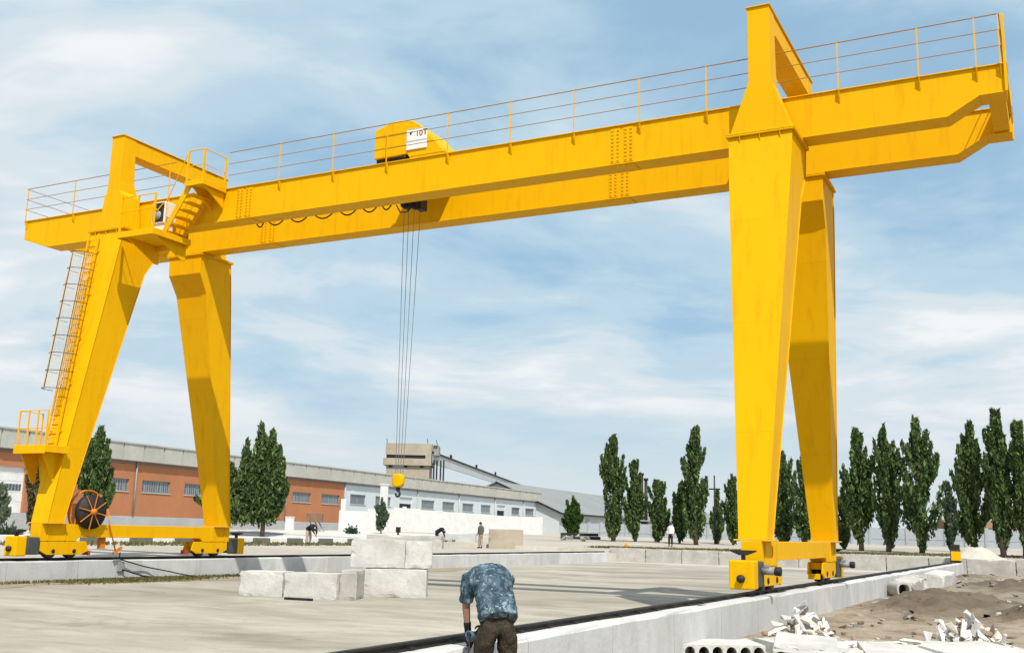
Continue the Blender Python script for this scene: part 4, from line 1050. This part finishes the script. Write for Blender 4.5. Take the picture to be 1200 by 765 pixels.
# ------------------------------------------------------------------ rubble, slabs and stones on the right
def hollow_slab(px, py, d, w_, ln, rot, tilt, roll, z, label, holes=True, seed=0, th=.21):
    p = at(d, px, py); rr = random.Random(seed)
    M = Matrix.Translation((p.x, p.y, z)) @ Matrix.Rotation(math.atan2(vr.y, vr.x) + rot, 4, 'Z') @ Matrix.Rotation(tilt, 4, 'X') @ Matrix.Rotation(roll, 4, 'Y')
    n = max(2, int(w_ / .2)); pitch = w_ / n; r = .077; bm = bmesh.new()
    # cross-section cells: square with round hole, extruded; broken far edge
    K_ = 16
    rows = []
    steps = 7
    for si in range(steps + 1):
        rows.append(ln * si / steps)
    def ring_pts(cx, rad_, yv, wob):
        return [M @ Vector((cx + rad_ * math.cos(a), yv + wob, th / 2 + rad_ * math.sin(a))) for a in [2 * math.pi * k_ / K_ for k_ in range(K_)]]
    mb = MB()
    def sq(cx, yv, jit):
        o_ = []
        for k_ in range(K_):
            a = 2 * math.pi * k_ / K_; c_, s_ = math.cos(a), math.sin(a); q = max(abs(c_), abs(s_))
            X = cx + c_ / q * pitch / 2; Z = th / 2 + s_ / q * th / 2
            o_.append(M @ Vector((X, yv + jit(X), Z)))
        return o_
    ph = rr.uniform(0, 9)
    fend = lambda X: .05 * mnoise.noise(Vector((X * 3 + ph, 0, 1))); bend = lambda X: .35 * mnoise.noise(Vector((X * 2.1 + ph, 5, 1)))
    zero = lambda X: 0
    for c in range(n):
        cx = (c + .5) * pitch
        s0, s1 = sq(cx, 0, fend), sq(cx, ln, bend)
        h0 = [M @ Vector((cx + r * math.cos(a), fend(cx), th / 2 + r * 1.05 * math.sin(a))) for a in [2 * math.pi * k_ / K_ for k_ in range(K_)]]
        h1 = [M @ Vector((cx + r * math.cos(a), ln + bend(cx), th / 2 + r * 1.05 * math.sin(a))) for a in [2 * math.pi * k_ / K_ for k_ in range(K_)]]
        allp = s0 + s1 + h0 + h1; f_ = []
        for k_ in range(K_):
            k2 = (k_ + 1) % K_
            f_.append((k_, k2, 2 * K_ + k2, 2 * K_ + k_)); f_.append((K_ + k2, K_ + k_, 3 * K_ + k_, 3 * K_ + k2))
            f_.append((2 * K_ + k_, 2 * K_ + k2, 3 * K_ + k2, 3 * K_ + k_))
            mid = (k_ + .5) * 360 / K_
            side = (mid < 45 or mid > 315) and c < n - 1 or (135 < mid < 225) and c > 0
            if not side: f_.append((k2, k_, K_ + k_, K_ + k2))
        mb.add(allp, f_)
    o = mb.build('hollow_slab', CONCW, None, 0)
    bm.free()
    return tag(o, label, 'concrete slab', 'broken hollow slabs')
hollow_slab(784, 766, 15.6, 1.45, 1.0, R(3), R(0), R(0), GZ - .075, 'hollow concrete slab with a row of round holes at its end beside the plinth', seed=1)
hollow_slab(905, 771, 15.1, .9, 1.6, R(-16), R(5), R(3), GZ - .03, 'broken hollow slab lying over the right end of the first holed slab', seed=2, th=.16)
hollow_slab(935, 770, 15.2, 1.25, 1.5, R(14), R(1), R(2), GZ - .06, 'broken hollow slab in the middle of the white rubble', seed=3)
hollow_slab(1015, 772, 15.0, 1.2, 1.3, R(-12), R(3), R(2), GZ - .04, 'broken hollow slab below the right rubble heap', seed=4, th=.17)
hollow_slab(1118, 773, 14.9, 1.2, 1.2, R(8), R(2), R(-2), GZ - .06, 'broken hollow slab at the bottom right corner', seed=5)

def shard(loc, dims, rot, seed):
    rr = random.Random(seed); bm = bmesh.new()
    for i in range(11):
        v = Vector((rr.uniform(-1, 1), rr.uniform(-1, 1), rr.uniform(-1, 1)))
        v = Vector([math.copysign(abs(c) ** .45, c) for c in v])
        bm.verts.new(Vector((v.x * dims[0] / 2, v.y * dims[1] / 2, v.z * dims[2] / 2)))
    r = bmesh.ops.convex_hull(bm, input=bm.verts)
    for v in [v for v in bm.verts if not v.link_faces]: bm.verts.remove(v)
    me = bpy.data.meshes.new('concrete_shard'); bm.to_mesh(me); bm.free()
    o = bpy.data.objects.new('concrete_shard', me); col.objects.link(o); o.location = loc; o.rotation_euler = rot; return o
DBRK = grimy('dusty_brown_rubble', (.30, .24, .18), (.16, .12, .09), 3, .7, .95, .4, 25, .1)
CREAM = grimy('cream_concrete', (.74, .70, .62), (.52, .44, .34), 3, .6, .9, .3, 25, .15)
rr = random.Random(21); sidx = 0
HEAPS = [(940, 741, 19.0, .55, .55, 'left rubble heap beside the right plinth', 'shards of the left rubble heap', 46),
         (1130, 750, 18.0, .66, .5, 'right rubble heap in front of the dirt mound', 'shards of the right rubble heap', 52)]
for px, py, d, rad_, hgt, nm, grp, cnt in HEAPS:
    c = at(d, px, py)
    for k_ in range(cnt):
        a, q = rr.uniform(0, 6.28), rr.random() ** .6; x, y = c.x + rad_ * q * math.cos(a), c.y + rad_ * q * math.sin(a) * .8
        z = float(ground_z(x, y)) + .04 + hgt * max(0, 1 - q) * rr.uniform(.35, 1)
        o = shard((x, y, z), (rr.uniform(.18, .46), rr.uniform(.08, .2), rr.uniform(.05, .12)), (rr.uniform(-1.2, 1.2), rr.uniform(-1.3, 1.3), rr.uniform(0, 6.28)), sidx); sidx += 1
        o.data.materials.append(rr.choice([CONCW, WHITE, CREAM, CREAM, WHITE, CONCW, DBRK])); tag(o, 'broken white concrete shard in the ' + nm, 'concrete shard', grp)
for k_ in range(70):        # brown lumps trodden into the soil round the heaps
    px, py = rr.uniform(880, 1195), rr.uniform(722, 758); d = rr.uniform(16.6, 20.5)
    p = at(d, px, py)
    if p.x < 20.95: continue
    s_ = rr.uniform(.05, .15)
    o = shard((p.x, p.y, float(ground_z(p.x, p.y)) + .02), (s_ * 1.7, s_, s_ * .7), (rr.uniform(-.3, .3), rr.uniform(-.3, .3), rr.uniform(0, 6.28)), sidx); sidx += 1
    o.name = 'soil_lump'; o.data.materials.append(rr.choice([DBRK, EARTH, EARTH, CONC])); tag(o, 'brown lump of soil and mortar between the rubble heaps', 'soil lump', 'soil lumps round the rubble heaps')
for k_ in range(95):        # flat pieces spread over the slabs
    px, py = rr.uniform(905, 1205), rr.uniform(742, 770); d = rr.uniform(15.2, 17.9)
    p = at(d, px, py); z = float(ground_z(p.x, p.y)) + rr.uniform(.02, .13) * (1 if d < 16.4 else .3)
    o = shard((p.x, p.y, z), (rr.uniform(.15, .5), rr.uniform(.10, .26), rr.uniform(.03, .10)), (rr.uniform(-.35, .35), rr.uniform(-.35, .35), rr.uniform(0, 6.28)), sidx); sidx += 1
    o.data.materials.append(rr.choice([CONCW, CONC, CONC, WHITE, CREAM, CONCD])); tag(o, 'flat concrete fragment among the broken slabs at bottom right', 'concrete fragment', 'fragments among the slabs')
for k_ in range(22):        # bigger broken plates
    px, py = rr.uniform(915, 1200), rr.uniform(744, 768); d = rr.uniform(15.3, 17.2)
    p = at(d, px, py); z = float(ground_z(p.x, p.y)) + rr.uniform(.04, .12)
    if p.x < 21.0: continue
    o = shard((p.x, p.y, z), (rr.uniform(.5, 1.0), rr.uniform(.28, .5), rr.uniform(.05, .09)), (rr.uniform(-.16, .16), rr.uniform(-.2, .2), rr.uniform(-.6, 1.2)), sidx); sidx += 1
    o.name = 'broken_plate'; o.data.materials.append(rr.choice([CONCW, CONCW, WHITE])); tag(o, 'long flat broken concrete plate lying on the slabs at bottom right', 'concrete plate', 'broken plates on the slabs')
for k_ in range(130):       # stones on the dirt
    if k_ < 80: px, py, d = rr.uniform(985, 1200), rr.uniform(682, 735), 0
    else: px, py, d = rr.uniform(1100, 1200), rr.uniform(670, 690), 0
    v = F + (px - 600) / 1244.1 * RT - (py - 382.5) / 1244.1 * UP; tt = (GZ + .03 - CAM.z) / v.z; p = CAM + tt * v
    if p.x < 21.0: continue
    s_ = rr.uniform(.05, .16) * (1 if k_ < 80 else 1.6)
    o = shard((p.x, p.y, float(ground_z(p.x, p.y)) + s_ * .15), (s_ * rr.uniform(1, 2.2), s_, s_ * .6), (rr.uniform(-.3, .3), rr.uniform(-.3, .3), rr.uniform(0, 6.28)), sidx); sidx += 1
    o.name = 'stone'; o.data.materials.append(rr.choice([EARTH, STEEL, CONC, CONCD, EARTH])); tag(o, 'small stone scattered on the bare dirt right of the plinth', 'stone', 'stones on the dirt')
def lblock(x, y, dims, rot, mat, label, seed, z=0):
    M = Matrix.Translation((x, y, GZ + z)) @ Euler(rot).to_matrix().to_4x4()
    o = rough_block('broken_block', -dims[0] / 2, dims[0] / 2, -dims[1] / 2, dims[1] / 2, 0, dims[2], mat, M, seed, .06)
    tag(o, label, 'concrete block', 'broken blocks along the plinth'); return o
lblock(21.25, 12.3, (.6, 1.5, .55), (R(4), R(8), R(-6)), CONC, 'broken block with dark end leaning on the plinth, nearest one', 31, -.03)
lblock(21.3, 15.3, (.65, 2.6, .6), (R(-3), R(-5), R(3)), CONCW, 'long pale broken block lying along the plinth, middle one', 32, -.05)
lblock(21.4, 20.6, (.75, 2.9, .6), (R(2), R(6), R(-3)), CONCW, 'pale broken block lying along the plinth, farthest one', 33, -.05)
pp_ = empty('pipe_section', (21.33, 10.9, GZ + .23), R(30), 'short concrete pipe section lying at the near end of the broken blocks', 'pipe')
m = MB(); K2 = 24
rs = [[(r_ * math.copysign(abs(math.cos(a)) ** .75, math.cos(a)), y_, r_ * math.copysign(abs(math.sin(a)) ** .75, math.sin(a))) for a in np.linspace(0, 2 * math.pi, K2, endpoint=False)] for r_, y_ in ((.23, .8), (.235, .05), (.225, 0), (.17, 0), (.165, .05), (.16, .8), (.23, .8))]
m.rings(rs, False, False); m.build('pipe_wall', CONC, pp_)
m = MB(); m.tube((0, .30, 0), (0, .34, 0), .158, 20); m.build('bore_shade', BLACK, pp_)  # black disc standing in for the shade inside the pipe
# ------------------------------------------------------------------ people
def skin(name, verts, edges, radii, mat, parent, sub=2, root=0, wrinkle=0, seed=0):
    me = bpy.data.meshes.new(name); me.from_pydata([tuple(v) for v in verts], edges, []); o = bpy.data.objects.new('tmp_skin', me); col.objects.link(o)
    md = o.modifiers.new('s', 'SKIN'); md.use_smooth_shade = True; md.branch_smoothing = .6
    for i, sv in enumerate(me.skin_vertices[0].data):
        r = radii[i]; sv.radius = r if isinstance(r, tuple) else (r, r); sv.use_root = (i == root)
    sb = o.modifiers.new('u', 'SUBSURF'); sb.levels = sub; sb.render_levels = sub
    dg = bpy.context.evaluated_depsgraph_get(); m2 = bpy.data.meshes.new_from_object(o.evaluated_get(dg)); bpy.data.objects.remove(o)
    if wrinkle:
        for v in m2.vertices: v.co += v.normal * wrinkle * mnoise.fractal(v.co * 9 + Vector((seed, 0, 0)), 1, 2, 4)
    m2.polygons.foreach_set('use_smooth', [True] * len(m2.polygons)); m2.materials.clear(); m2.materials.append(mat); m2.name = name
    o = bpy.data.objects.new(name, m2); col.objects.link(o); o.parent = parent; return o
def person(loc, rz, label, J, shirt, trousers, shoes=DARKC, short=False, hat=None, wr=.016, gloves=None):
    """J: joint dict in a local frame, facing +Y, feet at z=0."""
    root = empty('person', loc, rz, label, 'person')
    V = lambda k: Vector(J[k])
    # body: one skinned surface (head, neck, arms with hands, trunk, legs)
    vs, es, rd, ix = [], [], [], {}
    def jv(k, p, r): ix[k] = len(vs); vs.append(Vector(p)); rd.append(r)
    jv('pel', V('pel'), .11); jv('wai', V('wai'), .105); jv('che', V('che'), .085); jv('nec', V('nec'), .05); jv('hea', V('hea'), .082); jv('cro', V('cro'), .07)
    es += [(0, 1), (1, 2), (2, 3), (3, 4), (4, 5)]
    for s in 'lr':
        jv('sh' + s, V('sh' + s), .045); jv('el' + s, V('el' + s), .042); jv('wr' + s, V('wr' + s), .028)
        jv('pa' + s, V('wr' + s) + (V('wr' + s) - V('el' + s)).normalized() * .075, .034)
        es += [(ix['che'], ix['sh' + s]), (ix['sh' + s], ix['el' + s]), (ix['el' + s], ix['wr' + s]), (ix['wr' + s], ix['pa' + s])]
        jv('hi' + s, V('hi' + s), .088); jv('kn' + s, V('kn' + s), .06); jv('an' + s, V('an' + s), .04)
        es += [(ix['pel'], ix['hi' + s]), (ix['hi' + s], ix['kn' + s]), (ix['kn' + s], ix['an' + s])]
    body = skin('body', vs, es, rd, SKIN, root, 2)
    # fingers
    for s in 'lr':
        w_ = V('wr' + s); d = (w_ - V('el' + s)).normalized(); u = d.cross(Vector((0, 1, .2))).normalized(); n_ = d.cross(u)
        b0 = w_ + d * .085; sg_ = 1 if s == 'l' else -1
        fv, fe, fr = [], [], []
        for k_, (off, ln) in enumerate(((-.027, .062), (-.009, .075), (.009, .072), (.027, .055))):
            i0 = len(fv); p = b0 + u * off - d * .02
            q1 = p + d * ln * .55; q2 = q1 + (d * .7 + n_ * .7 * sg_) * ln * .45
            fv += [p, q1, q2]; fe += [(i0, i0 + 1), (i0 + 1, i0 + 2)]; fr += [.0095, .0085, .007]
        i0 = len(fv); p = w_ + d * .03 + u * .02 * sg_; q1 = p + (d * .5 + u * .8 * sg_) * .045; q2 = q1 + d * .035
        fv += [p, q1, q2]; fe += [(i0, i0 + 1), (i0 + 1, i0 + 2)]; fr += [.012, .0105, .008]
        mbv = []
        for c in range(5):
            skin('finger' if c < 4 else 'thumb', fv[c * 3:c * 3 + 3], [(0, 1), (1, 2)], fr[c * 3:c * 3 + 3], gloves or SKIN, body, 1)
        if gloves: skin('glove', [V('el' + s) * .42 + w_ * .58, w_, w_ + d * .08], [(0, 1), (1, 2)], [.046, .036, .041], gloves, root, 2, 0, .004)
    # face: nose, ears; hair
    h = V('hea'); upv = (V('cro') - V('hea')).normalized(); fw = V('face').normalized(); fw = (fw - upv * fw.dot(upv)).normalized(); sd = upv.cross(fw)
    m = MB(); m.add([h + fw * .078 + upv * .02, h + fw * .105 - upv * .02, h + fw * .078 + sd * .016 - upv * .026, h + fw * .078 - sd * .016 - upv * .026], [(0, 2, 1), (0, 1, 3), (1, 2, 3), (0, 3, 2)]); m.build('nose', SKIN, body)
    for q in (-1, 1):
        m = MB(); e0 = h + sd * q * .078; m.rings([[e0 + sd * q * x_ + (upv * math.cos(a) * .032 + fw * math.sin(a) * .018) * sc for a in np.linspace(0, 6.28, 8, endpoint=False)] for x_, sc in ((-.01, .9), (.012, 1.0), (.018, .6))], True, True); m.build('ear', SKIN, body)
        m = MB(); e1 = h + fw * .077 + sd * q * .03 + upv * .018; m.rings([[e1 + fw * x_ + (sd * math.cos(a) * .012 + upv * math.sin(a) * .006) for a in np.linspace(0, 6.28, 8, endpoint=False)] for x_ in (-.004, .006)], True, True); m.build('eye', HAIR, body)
    m = MB(); m.box(-.022, .022, -.004, .004, -.004, .004, Matrix.Translation(h + fw * .08 - upv * .05) @ Matrix((sd, fw, upv)).transposed().to_4x4()); m.build('mouth', WOOD, body)
    hc = h + upv * .035 - fw * .012
    rs = []
    for a in np.linspace(R(-8), R(85), 7):
        rs.append([hc + (sd * math.cos(b) + fw * math.sin(b) * 1.06) * .098 * math.cos(a) + upv * .098 * math.sin(a) * 1.1 + (-upv * .05 * max(0, -math.sin(b)) * (1 if a < .1 else .3)) for b in np.linspace(0, 6.283, 14, endpoint=False)])
    m = MB(); m.rings(rs, True, True); m.build('cap' if hat else 'hair', hat or HAIR, body)
    # shirt: torso and sleeves lofted along spine and arms, fused into one cloth surface
    vs, es, rd = [], [], []
    def sv(p, r): vs.append(Vector(p)); rd.append(r); return len(vs) - 1
    X_ = Vector((1, 0, 0)); mb = MB()
    pel_, wai_, che_, nec_, hea_ = V('pel'), V('wai'), V('che'), V('nec'), V('hea')
    spine = [(pel_ + (pel_ - wai_) * .35, .188, .158), (pel_ * .6 + wai_ * .4, .186, .152), (wai_ * .7 + che_ * .3, .180, .145), (wai_ * .25 + che_ * .75, .188, .145), (che_ * .75 + nec_ * .25, .196, .142), (che_ * .4 + nec_ * .6, .178, .125), (che_ * .12 + nec_ * .88, .128, .105), (nec_ + (hea_ - nec_) * .18, .078, .078), (nec_ + (hea_ - nec_) * .34, .066, .066)]
    rs = []
    for i, (c, hw, hd) in enumerate(spine):
        d = (spine[min(i + 1, len(spine) - 1)][0] - spine[max(i - 1, 0)][0]).normalized(); up_ = X_.cross(d).normalized()
        rs.append([c + X_ * hw * math.copysign(abs(math.cos(q)) ** .85, math.cos(q)) + up_ * hd * math.copysign(abs(math.sin(q)) ** .85, math.sin(q)) for q in np.linspace(0, 2 * math.pi, 24, endpoint=False)])
    mb.rings(rs)
    for s in 'lr':
        sh_, el_, wr_ = V('sh' + s), V('el' + s), V('wr' + s)
        ch = [(sh_ * .35 + che_ * .3 + nec_ * .35, .085), (sh_ * .75 + nec_ * .25, .092), (sh_ * .90 + el_ * .06 + nec_ * .04, .088), (sh_ * .74 + el_ * .26, .084), (sh_ * .5 + el_ * .5, .082), (sh_ * .08 + el_ * .92, .070)]
        if not short: ch += [(el_ * .5 + wr_ * .5, .056), (el_ * .08 + wr_ * .92, .044)]
        rs = []
        for i, (c, r_) in enumerate(ch):
            d = (ch[min(i + 1, len(ch) - 1)][0] - ch[max(i - 1, 0)][0]).normalized(); u_ = d.orthogonal().normalized(); w2 = d.cross(u_)
            rs.append([c + r_ * (u_ * math.cos(q) + w2 * math.sin(q)) for q in np.linspace(0, 2 * math.pi, 16, endpoint=False)])
        mb.rings(rs)
    o = mb.build('tmp_shirt', None)
    md = o.modifiers.new('r', 'REMESH'); md.mode = 'VOXEL'; md.voxel_size = .014 if wr else .03
    sm = o.modifiers.new('m', 'SMOOTH'); sm.iterations = 14; sm.factor = .5
    m2 = bpy.data.meshes.new_from_object(o.evaluated_get(bpy.context.evaluated_depsgraph_get())); bpy.data.objects.remove(o)
    if wr:
        for v in m2.vertices:
            q = v.co; f_ = mnoise.fractal(Vector((q.x * 5 + q.z * 6, q.y * 5, q.z * 13 - q.x * 7)), 1, 2, 3)
            v.co += v.normal * (.012 * f_ + .006 * mnoise.noise(q * 26))
    m2.polygons.foreach_set('use_smooth', [True] * len(m2.polygons)); m2.materials.clear(); m2.materials.append(shirt); m2.name = 'shirt'
    so_ = bpy.data.objects.new('shirt', m2); col.objects.link(so_); so_.parent = root
    vs, es, rd = [], [], []
    pz = sv(V('wai') * .8 + V('pel') * .2, (.16, .12)); pp = sv(V('pel'), (.165, .135)); es.append((pz, pp))
    for s in 'lr':
        b = sv(V('hi' + s) - Vector((0, 0, .03)), .118); c = sv(V('hi' + s) * .5 + V('kn' + s) * .5, .105); d_ = sv(V('kn' + s), .082); e_ = sv(V('kn' + s) * .1 + V('an' + s) * .9, .075)
        es += [(pp, b), (b, c), (c, d_), (d_, e_)]
    skin('trousers', vs, es, rd, trousers, root, 3 if wr else 2, 1, wr * .9, 8)
    m = None
    for s in 'lr':
        a = V('an' + s); f = Vector((0, 1, 0))
        skin('shoe', [(a.x, a.y - .05, .045), (a.x, a.y + .06, .045), (a.x, a.y + .17, .035)], [(0, 1), (1, 2)], [.048, .05, .038], shoes, root, 1)
    return root
def stand(dx=.0, lean=0):
    return dict(pel=(0, 0, .95), wai=(0, .0, 1.08), che=(0, .02, 1.33), nec=(0, .03, 1.5), hea=(0, .06, 1.62), cro=(0, .05, 1.72), face=(0, 1, -.1),
                shl=(-.19, .0, 1.42), shr=(.19, .0, 1.42), ell=(-.25, -.02, 1.12), elr=(.25, -.02, 1.12), wrl=(-.24, .1, .88), wrr=(.24, .1, .88),
                hil=(-.1, 0, .88), hir=(.1, 0, .88), knl=(-.11, .03, .48), knr=(.12, .03, .48), anl=(-.11, 0, .08), anr=(.13, 0, .08))
def bend(b, reach=.0, tw=0):
    a = R(b); dy, dz = math.sin(a), math.cos(a); pel = Vector((0, -.06, .93))
    q = lambda l, x=0, off=0: (x, pel.y + dy * l - dz * off, pel.z + dz * l + dy * off)
    sh = q(.50)
    return dict(pel=tuple(pel), wai=q(.15, 0, .02), che=q(.40, 0, .05), nec=q(.55, 0, -.04), hea=(0, q(.57)[1] + .05, q(.57)[2] - .16), cro=(0, q(.57)[1] + .06, q(.57)[2] - .26), face=(0, .3, -1),
                shl=q(.48, -.19, -.01), shr=q(.48, .19, -.01), ell=(-.205, sh[1] + .04, sh[2] - .29), elr=(.15, sh[1] + .10, sh[2] - .27),
                wrl=(-.165, sh[1] + .09 + reach, sh[2] - .53), wrr=(.02, sh[1] + .16 + reach, sh[2] - .48),
                hil=(-.1, -.06, .87), hir=(.1, -.06, .87), knl=(-.12, .03, .47), knr=(.13, .02, .47), anl=(-.12, -.03, .08), anr=(.15, -.03, .08))
wp = at(9.9, 577, 716)
fang = math.atan2(-.60, .80)         # facing away from the camera and a little towards the rail
wk = person((wp.x + .03, wp.y + .02, GZ), math.atan2(.70, .71), 'worker bending over the rail, seen from behind, blue camouflage shirt and brown trousers', bend(44), CAMO, TROUS, short=True, gloves=DARKC)
# what he holds: a cloth-covered power tool
gp = at(9.95, 551, 742)
gr = empty('angle_grinder', (gp.x, gp.y, gp.z), R(25), 'blue and black power tool held low at the left hand of the bending worker', 'power tool')
m = MB(); m.tube((0, -.12, .0), (0, .16, -.05), .04, 12, .05); m.build('motor_body', grimy('blue_plastic', (.10, .22, .32), (.06, .1, .14), 6, .6, .5), gr, 0)
m = MB(); m.tube((-.02, .17, -.06), (.03, .17, -.08), .075, 20); m.build('disc_guard', BLACK, gr, 0)
m = MB(); m.tube((0, -.12, 0), (0, -.2, .02), .022, 8); m.build('handle', BLACK, gr, 0)
m = MB(); m.path([(0, -.2, .02), (.02, -.3, -.1), (-.05, -.35, -.35), (-.1, -.3, -.6)], .008, 6); m.build('flex', BLACK, gr, 0)
p = at(72, 563, 641); z = float(ground_z(p.x, p.y)); person((p.x, p.y, z), R(160), 'worker in dark top and khaki trousers standing beyond the left rail', stand(), GREYC, KHAKI, wr=0)
p = at(74, 512, 640); z = float(ground_z(p.x, p.y)); person((p.x, p.y, z), R(-70), 'worker in black bending down by the white wall', bend(62), DARKC, DARKC, wr=0)
p = at(64, 361, 641); z = float(ground_z(p.x, p.y)); person((p.x, p.y, z), R(-100), 'worker in black stooping at the striped kerb', bend(70), DARKC, KHAKI, wr=0)
p = at(80, 786, 634); z = float(ground_z(p.x, p.y)); person((p.x, p.y, z), R(170), 'person in white shirt and dark trousers standing under the poplars', stand(), WHITEC, DARKC, wr=0)

# ------------------------------------------------------------------ small things in the background
p = at(73, 594, 640); z = float(ground_z(p.x, p.y))
M = Matrix.Translation((p.x, p.y, z)) @ Matrix.Rotation(math.atan2(vr.y, vr.x), 4, 'Z')
o = rough_block('concrete_block', -1.25, 1.1, -.5, .6, -.4, 1.05, BEIGE, M, 71, .05); tag(o, 'square beige concrete block standing beside the standing worker', 'concrete block')
p = at(78, 532, 640); z = float(ground_z(p.x, p.y))
M = Matrix.Translation((p.x, p.y, z)) @ Matrix.Rotation(math.atan2(vr.y, vr.x), 4, 'Z')
o = rough_block('tarpaulin', -1.3, 1.6, -.6, .8, -.05, .62, TARP, M, 72, .12); tag(o, 'low pile covered with grey sheeting left of the standing worker', 'covered pile')
p = at(66, 470, 640); z = float(ground_z(p.x, p.y)); M = Matrix.Translation((p.x, p.y, z)) @ Matrix.Rotation(math.atan2(vr.y, vr.x), 4, 'Z')
o = rough_block('concrete_block', -2.1, 2.6, -.6, .8, -.1, .75, CONC, M, 73, .12); tag(o, 'long pale concrete block behind the stacked blocks beyond the left rail', 'concrete block')
p = at(67, 466, 637); z = float(ground_z(p.x, p.y)); m = MB(); m.tube((0, 0, -.2), (0, 0, 1.2), .06, 8); m.box(-.12, .12, -.1, .1, .9, 1.25); o = m.build('bollard', STEEL); o.location = (p.x, p.y, z); tag(o, 'dark stub post beyond the left rail right of the stacked blocks', 'post')
# stacked dark sleepers by the columnar tree
p = at(96, 657, 632); z = float(ground_z(p.x, p.y))
M0 = Matrix.Translation((p.x, p.y, z)) @ Matrix.Rotation(math.atan2(vr.y, vr.x), 4, 'Z')
for k_ in range(4):
    m = MB(); m.box(0, 3.6 - .1 * k_, -.13, .13, 0, .26, M0 @ Matrix.Translation((0, (k_ % 2) * .3, (k_ // 2) * .28)))
    o = m.build('timber_sleeper', STEEL, None, .01); tag(o, 'dark timber sleeper in the low stack by the columnar tree, %s' % ['front bottom', 'back bottom', 'front top', 'back top'][k_], 'sleeper', 'stacked dark sleepers')
p = at(90, 676, 634)
for k_ in range(16):
    x, y = p.x + rr.uniform(-1.3, 1.2), p.y + rr.uniform(-.8, .8)
    o = shard((x, y, float(ground_z(x, y)) + .15 + rr.uniform(0, .45) * (1 - abs(x - p.x) / 1.4)), (rr.uniform(.4, .9), rr.uniform(.2, .4), rr.uniform(.15, .3)), (rr.uniform(-.5, .5), rr.uniform(-.5, .5), rr.uniform(0, 6.2)), 900 + k_)
    o.data.materials.append(rr.choice([CONC, LEAFG, CONCD])); tag(o, 'grey rubble lump at the foot of the columnar tree', 'rubble lump', 'rubble by the columnar tree'); o.name = 'rubble_lump'
    if o.data.materials[0] is LEAFG: o.data.materials[0] = CONCD
# rusty cabinet on legs by the orange wall
p = at(92, 369, 612); cb_ = empty('rusty_cabinet', (p.x, p.y, float(ground_z(p.x, p.y))), math.atan2(vr.y, vr.x), 'rusty brown cabinet on splayed legs below the terracotta wall', 'cabinet')
zc = p.z - float(ground_z(p.x, p.y)); m = MB(); m.box(-.7, .65, -.3, .3, zc + .05, zc + .8); m.build('cabinet_body', WOOD, cb_, .02)
m = MB(); m.bar((-.4, 0, zc + .05), (-.2, 0, 0), .1, .1); m.bar((.0, 0, zc + .05), (.5, 0, 0), .1, .1); m.bar((.3, .2, zc + .05), (.8, .2, 0), .1, .1); m.build('leg', GREYM, cb_)
p = at(90, 339, 618); m = MB(); m.box(-.28, .28, -.25, .25, 0, 1.15); m.box(-.32, .32, -.29, .29, 1.152, 1.22); o = m.build('white_post', WHITE, None, .02); o.location = (p.x, p.y, float(ground_z(p.x, p.y))); tag(o, 'short white square post right of the spreading poplar', 'post')
# traffic cone and bucket on the end wall
p = at(69, 734, 641); cn = empty('traffic_cone', (p.x, 41.3, .2), 0, 'small orange cone standing on the end wall below the left poplars', 'traffic cone')
m = MB(); m.tube((0, 0, .02), (0, 0, .42), .16, 14, .03); m.build('cone', grimy('orange_plastic', (.85, .28, .01), (.6, .2, .02), 5, .4, .5), cn); m = MB(); m.box(-.18, .18, -.18, .18, 0, .025); m.build('base', BLACK, cn)
